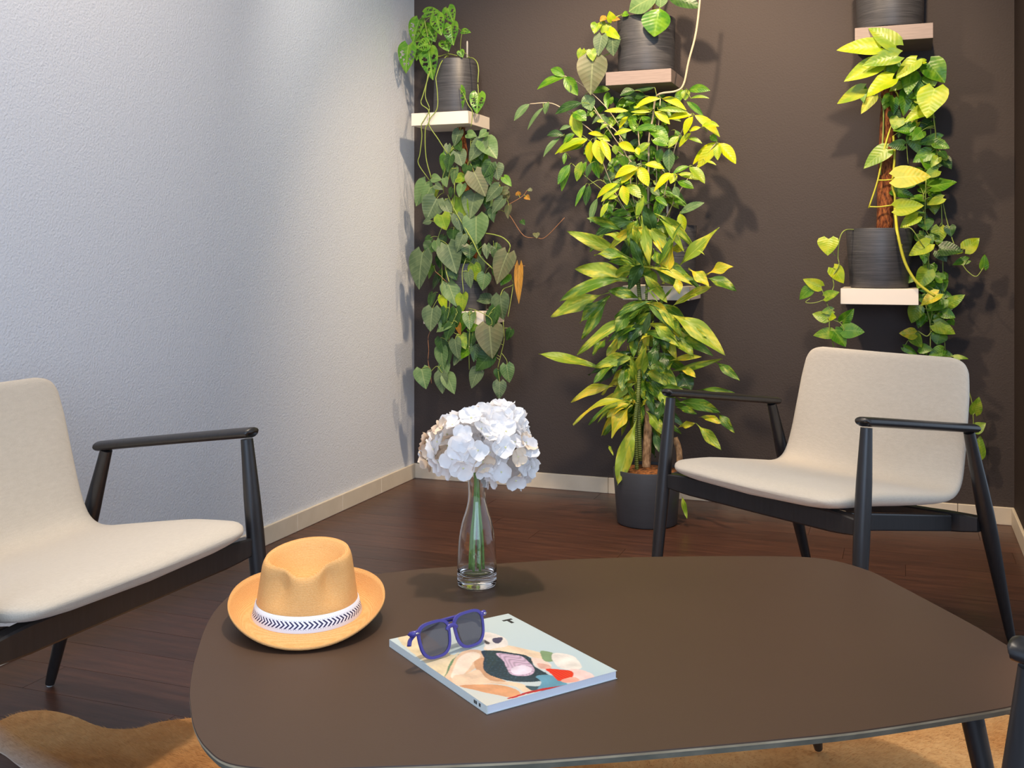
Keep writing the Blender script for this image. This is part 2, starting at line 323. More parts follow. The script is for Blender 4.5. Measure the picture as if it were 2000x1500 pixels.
# ---------------------------------------------------------------- lounge chairs
def chair(label, loc, rz):
    t = thing('lounge_chair', label, 'chair', loc, rz, 'lounge chairs around the coffee table')
    # upholstered shell
    st = [(-.052,.428,.225,.006),(-.046,.429,.248,.013),(-.03,.430,.268,.019),(.0,.431,.281,.022),(.1,.424,.288,.023),(.2,.411,.289,.022),(.3,.398,.287,.020),(.355,.392,.285,.018),
          (.395,.394,.284,.017),(.425,.408,.282,.016),(.445,.435,.280,.015),(.462,.485,.276,.0145),(.48,.56,.272,.014),(.497,.64,.267,.013),(.508,.695,.259,.0125),(.512,.718,.246,.011),(.514,.728,.228,.008),(.515,.7325,.205,.004)]
    C = [Vector((0,a,b)) for a,b,_,_ in st]; CC = smoothline(C, 3); HW = []; TH = []
    for i in range(len(st)-1):
        for k in range(3): q = k/3; HW.append(st[i][2]*(1-q)+st[i+1][2]*q); TH.append(st[i][3]*(1-q)+st[i+1][3]*q)
    HW.append(st[-1][2]); TH.append(st[-1][3]); n = 28; V = []; Fs = []
    for i, p in enumerate(CC):
        tg = (CC[min(i+1,len(CC)-1)]-CC[max(i-1,0)]).normalized(); nn = Vector((0,-tg.z,tg.y))
        for k in range(n):
            q = 2*pi*k/n; cx, sx = cos(q), sin(q)
            e = .28; X = math.copysign(abs(cx)**e, cx); Yv = math.copysign(abs(sx)**.75, sx)
            dish = .010*(abs(X)**2)-.004
            V.append(p+Vector((X*HW[i],0,0))+nn*(Yv*TH[i]+dish))
        if i:
            for k in range(n): k2=(k+1)%n; Fs.append([(i-1)*n+k,(i-1)*n+k2,i*n+k2,i*n+k])
    Fs.append(list(range(n))[::-1]); Fs.append([(len(CC)-1)*n+k for k in range(n)])
    sh = fixn(mk('seat_shell', V, Fs, M_FAB, t, world=False)); sh['label'] = 'continuous cream fabric seat and back'
    # piping seam under the front edge
    V, Fs = tube(smoothline([(-.21,-.0445,.4225),(-.1,-.0455,.4195),(0,-.0455,.4185),(.1,-.0455,.4195),(.21,-.0445,.4225)],5), .0018, 6)
    mk('seam', V, Fs, M_FAB, t, world=False)
    for s in (-1,1):
        X = s*.314
        # front leg
        a = Vector((X+s*.012,-.06,.006)); b = Vector((X,0,.612))
        pts = [a.lerp(b,q) for q in (0,.03,.3,.55,.68,.8,.92,1)]
        V, Fs = tube(pts, [.0100,.0115,.0155,.0185,.0190,.0178,.0150,.0132], 18); lg = autosm(mk('leg', V, Fs, M_BLACK, t, world=False))
        V, Fs = tube([a-Vector((0,0,.006)), a+Vector((0,0,.002))], [.007,.008], 12); mk('foot_glide', V, Fs, M_GLIDE, lg, world=False)
        # rear leg
        a = Vector((X+s*.005,.414+.185,.006)); b = Vector((X,.412,.562))
        pts = [a.lerp(b,q) for q in (0,.03,.3,.5,.62,.75,.9,1)]
        V, Fs = tube(pts, [.0105,.0120,.0165,.0200,.0205,.0190,.0155,.0135], 18); lg = autosm(mk('leg', V, Fs, M_BLACK, t, world=False))
        V, Fs = tube([a-Vector((0,0,.006)), a+Vector((0,0,.002))], [.007,.008], 12); mk('foot_glide', V, Fs, M_GLIDE, lg, world=False)
        # armrest, flattened and rounded, sloping down to the rear
        P = smoothline([(X,-.016,.6265),(X,-.008,.6265),(X,.06,.618),(X+s*.003,.2,.600),(X+s*.003,.34,.582),(X,.42,.5715),(X,.436,.5695)], 4)
        m_ = len(P); R = []
        for i in range(m_):
            q = i/(m_-1); R.append(max(.006, min(.0205+.004*q, .0215*sqrt(min(1, (q+.006)*9)), .0235*sqrt(min(1,(1-q+.006)*9)))))
        V, Fs = tube(P, R, 16, ry=.52); fixn(autosm(mk('armrest', V, Fs, M_BLACK, t, world=False), 60))
        V, Fs = boxm(X-s*.062-.011, X-s*.062+.011, .015,.42, -.02,.022,.004)
        V = [Vector((v.x, v.y, v.z+.388-.155*v.y)) for v in V]
        mk('side_rail', V, Fs, M_BLACK, t, world=False, smooth=False)
    def rail(name, y, z, h, bow):
        V = []; Fs = []; N = 17; ring = [(-.012,-h),(.012,-h),(.015,-h+.004),(.015,h-.004),(.012,h),(-.012,h),(-.015,h-.004),(-.015,-h+.004)]
        for i in range(N):
            x = -.305+.61*i/(N-1); e = abs(x)/.305; cy = y+bow*(1-e**3); tap = 1-.25*max(0,(e-.8)/.2)
            for (dy,dz) in ring: V.append(Vector((x,cy+dy,z+dz*tap-.004*(1-e**2))))
            if i:
                for k in range(8): k2=(k+1)%8; Fs.append([(i-1)*8+k,(i-1)*8+k2,i*8+k2,i*8+k])
        Fs += [list(range(8))[::-1],[(N-1)*8+k for k in range(8)]]
        fixn(mk(name, V, Fs, M_BLACK, t, world=False, smooth=False))
    rail('front_rail', -.012, .388, .025, .012); rail('rear_rail', .478, .322, .025, -.05)
    return t
chair('cream lounge chair with black wooden arms, on the right before the dark wall', (.618,2.653,0), math.radians(-54.4))
chair('cream lounge chair with black arms, on the left by the pale wall', (-.692,1.937,0), math.radians(67.5)).scale = (1.08,.93,1)
leg3 = Vector((.491,1.0)); M3 = leg3+Vector((.707,.707))*.314
chair('third lounge chair, cut off by the right edge, only its black front leg in view', (M3.x,M3.y,0), math.radians(-135))
# ---------------------------------------------------------------- cowhide rug
RP = [(-120,1470),(-60,1440),(0,1411),(40,1395),(90,1391),(140,1401),(200,1424),(260,1427),(310,1414),(370,1406),(470,1392),(700,1350),(1000,1320),(1300,1300),(1600,1310),(1800,1350),(1925,1392),(2080,1420),(2200,1500),(2250,1650),
 (2050,1800),(1500,1900),(900,1850),(500,1750),(250,1640),(110,1550),(40,1500),(-10,1468),(-80,1475)]
rp = [Z(x,y,0) for x,y in RP]; rp = smoothline(rp, 5, True)
def inside(p, poly):
    c = False; j = len(poly)-1
    for i in range(len(poly)):
        a, b = poly[i], poly[j]
        if (a[1] > p[1]) != (b[1] > p[1]) and p[0] < (b[0]-a[0])*(p[1]-a[1])/(b[1]-a[1])+a[0]: c = not c
        j = i
    return c
m = NT('cowhide'); g = m.node('ShaderNodeNewGeometry'); n1 = m.noise(g.outputs['Position'], 2.6, 3, .5); n2 = m.noise(g.outputs['Position'], 60, 3)
sepp = m.node('ShaderNodeSeparateXYZ'); m.l.new(g.outputs['Position'], sepp.inputs[0])
base = m.ramp(n1, [(.30, lin((150,92,48))), (.42, lin((214,150,84))), (.6, lin((238,186,122))), (.8, lin((224,162,92)))])
# white belly patch along the near left border
d = m.math('ADD', m.math('MULTIPLY', sepp.outputs[0], .66), m.math('MULTIPLY', sepp.outputs[1], .75))
mr = m.node('ShaderNodeMapRange'); m.set(mr.inputs[0], m.math('ADD', d, m.math('MULTIPLY', n1, .10))); mr.inputs[1].default_value = 1.03; mr.inputs[2].default_value = .94
base = m.mix(mr.outputs[0], base, lin((236,228,220)))
m.P(Base_Color=m.mix(m.math('MULTIPLY', n2, .3), base, lin((120,76,42))), Roughness=.7, Specular_IOR_Level=.3); M_HIDE = m.m
rug = thing('cowhide_rug', 'brown and white cowhide rug lying under the coffee table', 'rug', (.1,1.8,0))
N = len(rp); V = [Vector((p.x,p.y,.0005)) for p in rp]+[Vector((p.x,p.y,.004)) for p in rp]
hd = mk('hide', V, [list(range(N))[::-1],[N+i for i in range(N)]]+[[i,(i+1)%N,N+(i+1)%N,N+i] for i in range(N)], M_HIDE, rug, smooth=False); fixn(hd)
rng = random.Random(3); V = []; Fs = []; poly = [(p.x,p.y) for p in rp]
xs = [p[0] for p in poly]; ys = [p[1] for p in poly]
cnt = 0
vis = [(-1.25,-.45,1.9,2.45,36000),(-.5,1.25,1.55,2.3,60000)]
for (x0,x1,y0,y1,k) in vis:
    for _ in range(k):
        x = rng.uniform(x0,x1); y = rng.uniform(y0,y1)
        if not inside((x,y), poly): continue
        px = 1000+F*x/y; py = 500+F/y
        if px > 2080 or px < -60 or (py < 1400 and px > 390): continue
        a = rng.uniform(-.5,.5)+ (2.6 if x < -.3 else -.6)+.7*sin(3*x+2*y); L = rng.uniform(.007,.013); q = .0006
        c = Vector((x,y,.0035)); t = Vector((cos(a)*L*.8, sin(a)*L*.8, L*.45)); sd = Vector((-sin(a)*q, cos(a)*q, 0)); i = len(V)
        V += [c-sd, c+sd, c+t]; Fs.append([i,i+1,i+2])
tag(mk('fur', V, Fs, M_HIDE, rug, smooth=False), kind='stuff')
# ---------------------------------------------------------------- hat
m = NT('woven_straw'); v = m.coord('Object'); 
w1 = m.node('ShaderNodeTexWave', bands_direction='Z'); m.l.new(v, w1.inputs[0]); w1.inputs['Scale'].default_value = 190; w1.inputs['Distortion'].default_value = 2
n3 = m.noise(m.coord('Object'), 420, 2); n4 = m.noise(v, 25, 3)
m.P(Base_Color=m.mix(m.math('MULTIPLY', m.math('ADD', m.math('MULTIPLY', w1.outputs[1], .4), n3), .6), lin((224,152,78)), lin((250,202,138))), Roughness=.7, Specular_IOR_Level=.3)
m.bump(m.math('ADD', w1.outputs[1], m.math('MULTIPLY', n3, 2)), .4, .0012); M_STRAW = m.m
HC = Vector((-.345,1.79,TZ))
hat = thing('straw_hat', 'tan straw fedora hat with a white and navy chevron band, on the table', 'hat', HC)
HR = math.radians(8)
def hp(r, th, z, ax, ay):  # th=0 right, -90 front
    x = ax*r*cos(th); y = ay*r*sin(th); return Vector((x*cos(HR)-y*sin(HR), x*sin(HR)+y*cos(HR), z))
AX, AY = .087, .101; NT_ = 96
def fr(th, c, wd):
    d = (th-c+pi)%(2*pi)-pi; return math.exp(-(d/wd)**2)
V = []; Fs = []; rings = []
HT = .113
for k in range(15):
    q = k/14; z = .018+(HT-.018)*q
    ring = []
    for j in range(NT_):
        th = 2*pi*j/NT_
        front = fr(th,-pi/2,.72)
        top = 1-.165*q-.04*max(0,(q-.85)/.15)**2
        pin = (fr(th,-pi/2-.62,.30)+fr(th,-pi/2+.62,.30))*.24*sin(pi*min(1,max(0,(q-.25)/.75))*.75)
        zz = z-front*.021*q**2+.007*q*fr(th,pi/2,1.2)+.005*q*cos(th)
        fy = 1-.16*q*max(0,-sin(th))
        p = hp(top*(1-pin), th, zz, AX, AY*fy); ring.append(p)
    rings.append(ring)
for k in range(1,12):
    q = k/11
    ring = []
    for j in range(NT_):
        th = 2*pi*j/NT_; e = rings[14][j]; cc = Vector((0,.004,0))
        p = Vector((e.x*(1-q)+cc.x*q, e.y*(1-q)+cc.y*q, 0))
        dep = .034*sin(pi/2*min(1,q*1.35))**1.3
        ridge = .0
        p.z = e.z*(1-q)+(HT-.01)*q - dep + .003*sin(pi*min(1,q*6))*(q<.16)
        ring.append(p)
    rings.append(ring)
for ring in rings: V += ring
for i in range(len(rings)-1):
    for j in range(NT_): j2=(j+1)%NT_; Fs.append([i*NT_+j,i*NT_+j2,(i+1)*NT_+j2,(i+1)*NT_+j])
Fs.append([(len(rings)-1)*NT_+j for j in range(NT_)])
cr = mk('crown', V, Fs, M_STRAW, hat, world=False)
def brimz(r, th):  # r 0..1
    s = abs(cos(th)); back = max(0, sin(th)); fro = max(0,-sin(th))
    return .016 - .012*r*fro + .002*r + (.020*s**2+.030*back)*r**1.8 - .006*sin(pi*r)
V = []; Fs = []; NR = 10
for layer in (0,1):
    for k in range(NR+1):
        r = k/NR
        for j in range(NT_):
            th = 2*pi*j/NT_; ax = .088+(.130-.088)*r; ay = .102+(.150-.102)*r
            V.append(hp(1, th, max(.0015, brimz(r,th))+(.0018 if layer==0 else 0)+(.0012 if r==1 else 0)*(1-2*layer), ax, ay))
n0 = (NR+1)*NT_
for k in range(NR):
    for j in range(NT_):
        j2=(j+1)%NT_; a=[k*NT_+j,k*NT_+j2,(k+1)*NT_+j2,(k+1)*NT_+j]; Fs.append(a); Fs.append([n0+i for i in a][::-1])
for j in range(NT_): j2=(j+1)%NT_; Fs.append([NR*NT_+j,NR*NT_+j2,n0+NR*NT_+j2,n0+NR*NT_+j])
fixn(mk('brim', V, Fs, M_STRAW, hat, world=False))
m = NT('chevron_band'); tc = m.node('ShaderNodeTexCoord'); sp = m.node('ShaderNodeSeparateXYZ'); m.l.new(tc.outputs['UV'], sp.inputs[0])
av = m.math('ABSOLUTE', m.math('SUBTRACT', sp.outputs[1], .5))
fx = m.math('FRACT', m.math('ADD', m.math('MULTIPLY', sp.outputs[0], 72), m.math('MULTIPLY', av, 3.4)))
ms = m.math('MULTIPLY', m.math('GREATER_THAN', fx, .55), m.math('LESS_THAN', av, .24))
dots = m.math('MULTIPLY', m.math('GREATER_THAN', m.math('FRACT', m.math('MULTIPLY', sp.outputs[0], 144)), .5), m.math('LESS_THAN', m.math('ABSOLUTE', m.math('SUBTRACT', av, .29)), .012))
m.P(Base_Color=m.mix(m.math('MAXIMUM', ms, m.math('MULTIPLY', dots, .6)), lin((240,238,242)), lin((44,40,84))), Roughness=.6); M_BAND = m.m
V = []; Fs = []; uv = []; NB = 144
for k, (z, e) in enumerate(((.0135,1.04),(.016,1.055),(.0265,1.035),(.037,1.02),(.0385,1.0))):
    for j in range(NB+1):
        th = 2*pi*j/NB; V.append(hp(e*(1-.165*max(0,(z-.018)/.1)), th, z, AX, AY*(1-.16*max(0,(z-.018)/.1)*max(0,-sin(th))))); uv.append((j/NB, (0,.02,.5,.98,1)[k]))
for k in range(4):
    for j in range(NB): a=k*(NB+1)+j; Fs.append([a,a+1,a+NB+2,a+NB+1])
bd = mk('hat_band', V, Fs, M_BAND, hat, uvs=uv, world=False); bd['label'] = 'white ribbon band with navy chevrons'
# ---------------------------------------------------------------- magazine
MZ = TZ+.0115
cr4 = [(110,330),(1110,112),(1920,625),(800,925)]
def c5(x,y): return (750+x/4.348, 1170+y/4.348)
P1,P2,P3,P4 = [Z(*c5(*p), MZ) for p in cr4]
U = (P2-P1); Vv = (P4-P1)
Lu = (U.length+(P3-P4).length)/2; Ud = (U.normalized()+(P3-P4).normalized()).normalized(); Vd = Vector((Ud.y,-Ud.x,0)); Lv = (Vv.length+(P3-P2).length)/2
O = (P1+P2+P3+P4)/4-Ud*Lu/2-Vd*Lv/2
def uvof(x,y):
    p = Z(*c5(x,y), MZ)-O; return (p.dot(Ud)/Lu, p.dot(Vd)/Lv)
mg = thing('magazine', 'fashion magazine lying flat on the table with a woman on its cover', 'magazine', (O.x,O.y,TZ))
def mpos(u,v,z): return O+Ud*(u*Lu)+Vd*(v*Lv)+Vector((0,0,z-MZ))
m = NT('page_block'); wv = m.node('ShaderNodeTexWave', bands_direction='Z'); m.l.new(m.coord('Object'), wv.inputs[0]); wv.inputs['Scale'].default_value = 420; wv.inputs['Distortion'].default_value = 1.5
m.P(Base_Color=m.mix(wv.outputs[1], lin((214,216,226)), lin((246,246,250))), Roughness=.7); M_PAGE = m.m
def mbox(name, u0,u1,v0,v1,z0,z1, mat):
    V,Fs = boxm(0,1,0,1,0,1); o = mk(name, [mpos(u0+(u1-u0)*v.x, v0+(v1-v0)*v.y, z0+(z1-z0)*v.z) for v in V], Fs, mat, mg, smooth=False); return fixn(o)
mbox('pages', .006,.993,.004,.996,TZ+.0006,MZ-.0006, M_PAGE)
M_COVW = plain('cover_stock', (222,226,222), .35)
mbox('back_cover', .004,1,0,1,TZ+.0001,TZ+.0006, M_COVW)
sp_ = mbox('spine', 0,.006,0,1,TZ+.0001,MZ-.0001, plain('spine_stock', (226,232,226), .35))
for (v0,v1) in ((.93,.945),(.90,.912),(.885,.897)):
    mbox('spine_print', -.0012,0,v0,v1,TZ+.004,TZ+.0085, plain('spine_ink', (70,74,72), .5))
ART = [
 ((238,214,172), [(120,335),(340,290),(560,470),(640,440),(560,560),(520,660),(590,760),(420,600)]),
 ((110,140,96), [(560,540),(600,500),(640,470),(600,620),(540,720),(590,760),(560,750),(512,680)]),
 ((236,196,158), [(640,462),(720,432),(830,440),(862,520),(800,575),(760,600),(700,640),(640,700),(545,705),(520,665),(580,545)]),
 ((250,226,200), [(660,480),(760,450),(820,480),(760,540),(680,640),(600,680),(570,650),(600,560)]),
 ((212,160,118), [(770,530),(850,500),(862,600),(1000,680),(1040,700),(900,700),(820,640),(780,590)]),
 ((242,206,170), [(600,650),(700,635),(800,600),(900,690),(1100,705),(1210,735),(1270,785),(1190,790),(1100,740),(900,720),(700,735),(590,728)]),
 ((226,160,110), [(640,735),(900,725),(1060,745),(1160,800),(1090,835),(960,815),(780,775)]),
 ((246,214,180), [(860,400),(1000,385),(1200,425),(1345,462),(1350,512),(1200,482),(1050,452),(880,445)]),
 ((238,226,214), [(850,285),(960,300),(1040,345),(1048,395),(960,415),(880,430),(850,380)]),
 ((78,72,96), [(925,335),(1000,325),(1005,350),(975,375),(935,368)]),
 ((90,80,80), [(860,350),(900,370),(880,385),(855,370)]),
 ((52,74,84), [(828,440),(980,442),(1180,472),(1250,508),(1268,560),(1330,600),(1400,650),(1350,692),(1200,702),(1050,692),(880,632),(842,560),(850,500)]),
 ((208,176,194), [(950,462),(1140,478),(1210,520),(1280,598),(1225,652),(1090,646),(1040,585),(1020,530)]),
 ((236,216,226), [(1080,590),(1180,560),(1260,600),(1200,640),(1100,636)]),
 ((60,84,92), [(1200,735),(1300,742),(1400,722),(1380,772),(1270,780)]),
 ((104,156,176), [(1290,655),(1400,645),(1500,690),(1560,732),(1420,768),(1310,778),(1335,705)]),
 ((246,214,196), [(1250,500),(1340,510),(1420,560),(1400,600),(1320,590),(1270,550)]),
 ((134,158,116), [(1330,440),(1450,468),(1452,522),(1360,525)]),
 ((240,228,216), [(1430,465),(1600,480),(1680,580),(1560,600),(1460,560)]),
 ((228,176,156), [(1300,545),(1400,560),(1420,590),(1340,590)]),
 ((246,208,200), [(1560,600),(1680,600),(1780,650),(1755,690),(1650,702),(1540,705)]),
 ((226,52,34), [(1378,594),(1500,598),(1590,612),(1602,652),(1562,692),(1480,692),(1425,642)]),
 ((250,170,150), [(1500,690),(1600,660),(1660,690),(1560,712)]),
 ((190,40,40), [(1060,838),(1300,770),(1560,728),(1500,745),(1250,798),(1080,845)]),
]
ARTU = [(lin(c), [tuple(p)[:2] for p in smoothline([Vector(uvof(*p)+(0,)) for p in pl], 4, True)]) for c, pl in ART]
NU, NV = 180, 252; V = []; Fs = []; cols = []
rg = random.Random(5)
from mathutils import noise as mnoise
for j in range(NV+1):
    for i in range(NU+1):
        u, v = i/NU, j/NV; V.append(mpos(u, v, MZ))
        nz = mnoise.noise(Vector((u*9,v*12,0))); du, dv = u+nz*.006, v+mnoise.noise(Vector((u*9,v*12,5)))*.006
        c = lin((206-14*v, 216-8*v, 212)) if True else None
        g = lin((226,214,190)); k = max(0, min(1, (v-.35)*1.2))*max(0,1-u*1.3); c = tuple(c[q]*(1-k)+g[q]*k for q in range(3))
        for cc, pl in ARTU:
            if inside((du,dv), pl):
                f = 1+.08*mnoise.noise(Vector((u*60,v*60,2)))+.22*mnoise.noise(Vector((u*11,v*14,7)))
                if cc == ARTU[11][0]: f = .6+1.5*max(0,sin(u*210+5*sin(v*70)))**3*max(0,sin(v*190+4*sin(u*50)))
                if cc == ARTU[12][0]: f = .62+.5*abs(sin(v*70+30*u+3*sin(u*40)))
                if cc == ARTU[21][0]: f = .8+.4*abs(sin(u*150))
                c = tuple(min(1,x*f) for x in cc[:3])
        cols.append(tuple(c[:3])+(1,))
for j in range(NV):
    for i in range(NU): a=j*(NU+1)+i; Fs.append([a,a+1,a+NU+2,a+NU+1])
m = NT('cover_print'); at = m.node('ShaderNodeVertexColor', layer_name='print'); m.P(Base_Color=at.outputs[0], Roughness=.3, Specular_IOR_Level=.5, Coat_Weight=.15)
cv = mk('front_cover', V, Fs, m.m, mg, smooth=False); cv['label'] = 'printed photograph of a woman in a dark lace dress with red flowers'
ca = cv.data.color_attributes.new('print', 'FLOAT_COLOR', 'POINT'); ca.data.foreach_set('color', [x for c in cols for x in c])
fixn(cv)
if cv.data.polygons[0].normal.z < 0: cv.data.flip_normals()
ru, rv = uvof(1062,186)
T = [(-.052,0),(.052,0),(.052,.018),(.016,.018),(.016,.062),(-.016,.062),(-.016,.018),(-.052,.018)]
T = [(a, b) for a, b in T]; V = [mpos(ru+a*.78, rv-.028+b*1.1, MZ+.0002) for a,b in T]+[mpos(ru+a*.78, rv-.028+b*1.1, MZ-.0001) for a,b in T]
fixn(mk('printed_letter', V, [list(range(8)),[8+i for i in range(8)][::-1]]+[[i,(i+1)%8,8+(i+1)%8,8+i] for i in range(8)], plain('black_ink', (52,50,50), .4), mg, smooth=False))
# ---------------------------------------------------------------- sunglasses
sg_a = Z(*c5(430,520), MZ); sg_b = Z(*c5(780,405), MZ)
sx = (sg_b-sg_a).normalized(); sy0 = Vector((-sx.y, sx.x, 0)); 
tilt = math.radians(16); sup = (Vector((0,0,1))*cos(tilt)+sy0*sin(tilt)).normalized(); sy = sx.cross(sup); sy = sy if sy.dot(sy0) > 0 else -sy
mid = (sg_a+sg_b)/2+Vector((0,0,.0025))
M_SG = plain('indigo_plastic', (78,70,150), .28); M_SGL = NT('smoke_lens').P(Base_Color=lin((112,106,112)), Roughness=.03, Transmission_Weight=.7, IOR=1.5, Specular_IOR_Level=.9).m
M_CHR = plain('silver_metal', (220,220,225), .2, 1)
sg = thing('sunglasses', 'indigo framed sunglasses with dark lenses standing folded on the magazine', 'sunglasses', mid)
def sgp(x, z, y=0): return mid+sx*x+sup*z+sy*y
def lensout(s, g=0, n=36):
    pts = []
    for k in range(n):
        q = 2*pi*k/n; cx, sz = cos(q), sin(q); e = .62
        X = math.copysign(abs(cx)**e, cx); Zz = math.copysign(abs(sz)**e, sz)
        wdt = .0262+g; hh = .0235+g
        x = X*wdt*(1+.09*Zz); z = Zz*hh
        if Zz < 0: x *= 1-.10*Zz*Zz
        pts.append((s*.0340+x, .0262+z+.002*s*X*0))
    return pts
for s in (-1,1):
    a = lensout(s, .0035); b = lensout(s, -.0005); n = len(a); V = []
    for y in (-.0018,.0018):
        V += [sgp(x,z,y+.25*(x*x)) for x,z in a]+[sgp(x,z,y+.25*(x*x)) for x,z in b]
    Fs = []
    for k in range(n):
        k2=(k+1)%n; Fs += [[k,k2,n+k2,n+k],[2*n+k,3*n+k,3*n+k2,2*n+k2],[k,2*n+k,2*n+k2,k2],[n+k,n+k2,3*n+k2,3*n+k]]
    autosm(fixn(mk('lens_rim', V, Fs, M_SG, sg)))
    c = lensout(s, 0); V = [sgp(x,z,-.0005+.25*x*x) for x,z in c]+[sgp(x,z,.0005+.25*x*x) for x,z in c]
    fixn(mk('lens', V, [list(range(n)),[n+k for k in range(n)][::-1]]+[[k,(k+1)%n,n+(k+1)%n,n+k] for k in range(n)], M_SGL, sg, smooth=False))
    # end piece with hinge
    V,Fs = tube([sgp(s*.060,.042,.0008), sgp(s*.069,.0425,.002), sgp(s*.072,.042,.008)], [.004,.0045,.004], 8); hp_ = mk('end_piece', V, Fs, M_SG, sg)
    V,Fs = tube([sgp(s*.0635,.0425,-.0042), sgp(s*.0695,.0425,-.0038)], .0011, 6); mk('hinge_pin', V, Fs, M_CHR, hp_)
V,Fs = tube(smoothline([sgp(-.0095,.034,.0002),sgp(-.005,.0385,-.0005),sgp(.005,.0385,-.0005),sgp(.0095,.034,.0002)],4), .0035, 8); mk('bridge', V, Fs, M_SG, sg)
V,Fs = tube(smoothline([sgp(.072,.043,.009),sgp(.03,.0475,.014),(sgp(-.03,.047,.015)),sgp(-.066,.036,.013),sgp(-.074,.026,.012)],5), .0021, 8, ry=2.4, up=sy); mk('temple', V, Fs, M_SG, sg)
V,Fs = tube(smoothline([sgp(-.072,.042,.008),sgp(-.03,.0435,.0195),(sgp(.03,.042,.020)),sgp(.062,.032,.018),sgp(.07,.022,.017)],5), .0021, 8, ry=2.4, up=sy); mk('temple', V, Fs, M_SG, sg)
# ---------------------------------------------------------------- vase and hydrangeas
VC = Vector((-.0655,1.985,TZ)); 
m = NT('clear_glass'); m.P(Base_Color=(1,1,1,1), Roughness=.0, Transmission_Weight=1.0, IOR=1.48); M_GLASS = m.m
vs = thing('glass_vase', 'clear glass carafe vase holding white hydrangeas on the table', 'vase', VC)
outp = [(.0,.0005),(.030,.0005),(.0355,.003),(.0365,.010),(.0368,.03),(.036,.06),(.0335,.09),(.028,.118),(.0215,.138),(.0175,.155),(.0162,.170),(.0165,.185),(.0185,.205),(.0205,.222)]
inp = [(.0193,.2225),(.0172,.205),(.0151,.185),(.0148,.170),(.0161,.155),(.0200,.138),(.0264,.118),(.0318,.09),(.0342,.06),(.0348,.035),(.033,.026),(.026,.0215),(.012,.020),(.0,.0198)]
pr = smoothline([(r,0,z) for r,z in outp],3)+smoothline([(r,0,z) for r,z in inp],3)
V,Fs = lathe([(max(p.x,.00005),p.z) for p in pr], 56); fixn(mk('vase_body', V, Fs, M_GLASS, vs, world=False))
m = NT('white_petal'); tc = m.node('ShaderNodeTexCoord'); oi = m.node('ShaderNodeObjectInfo')
colr = m.mix(oi.outputs['Random'], lin((255,253,252)), lin((252,249,248))); m.P(Base_Color=colr, Roughness=.6, Specular_IOR_Level=.3)
tl = m.node('ShaderNodeBsdfTranslucent'); m.l.new(colr, tl.inputs[0]); mx = m.node('ShaderNodeMixShader'); mx.inputs[0].default_value = .3
m.l.new(m.b.outputs[0], mx.inputs[1]); m.l.new(tl.outputs[0], mx.inputs[2]); m.l.new(mx.outputs[0], m.n['Material Output'].inputs[0]); M_PET = m.m
M_PETC = plain('cream_petal', (232,208,182), .6); M_STALK = plain('fresh_green_stem', (128,168,84), .5); M_EYE = plain('flower_eye', (226,222,170), .6)
def floret_mesh(seed, mat):
    rr = random.Random(seed); V = []; Fs = []; fm = []
    for p in range(4):
        a0 = p*pi/2+rr.uniform(-.15,.15); L = rr.uniform(.0185,.0235); Wd = L*rr.uniform(.55,.65); cup = rr.uniform(.15,.5); tw = rr.uniform(-.3,.3)
        b = len(V); n = 6; m_ = 5
        for i in range(n+1):
            t = i/n
            hw = Wd*max(0,(sin(pi*(t*.88+.06)))**.6)*(.35+.65*min(1,t*2.2))
            for j in range(m_):
                u = (j/(m_-1)-.5)*2; x = L*t*(1-.06*u*u*(t>.8)); y = hw*u; z = cup*L*t*t*.9+.12*L*u*u*t+tw*y*t*.6+.0006*sin(t*9+u*5)+.0004*p
                V.append(Vector((x*cos(a0)-y*sin(a0), x*sin(a0)+y*cos(a0), z)))
        for i in range(n):
            for j in range(m_-1): q=b+i*m_+j; Fs.append([q,q+1,q+m_+1,q+m_]); fm.append(0)
    vv, ff = lathe([(.0001,-.001),(.0016,-.0005),(.002,.001),(.001,.0026),(.0001,.003)], 8); b = len(V); V += vv
    for f in ff: Fs.append([i+b for i in f]); fm.append(1)
    me = bpy.data.meshes.new('floret'); me.from_pydata([tuple(v) for v in V], [], Fs); me.materials.append(mat); me.materials.append(M_EYE)
    me.polygons.foreach_set('material_index', fm); me.polygons.foreach_set('use_smooth', [True]*len(Fs)); me.update(); return me
FLW = [floret_mesh(i, M_PET) for i in range(6)]; FLC = [floret_mesh(40+i, M_PETC) for i in range(3)]
def pw(px, py, Y): return Vector(((px-1000)/F*Y, Y, 1+(500-py)/F*Y))
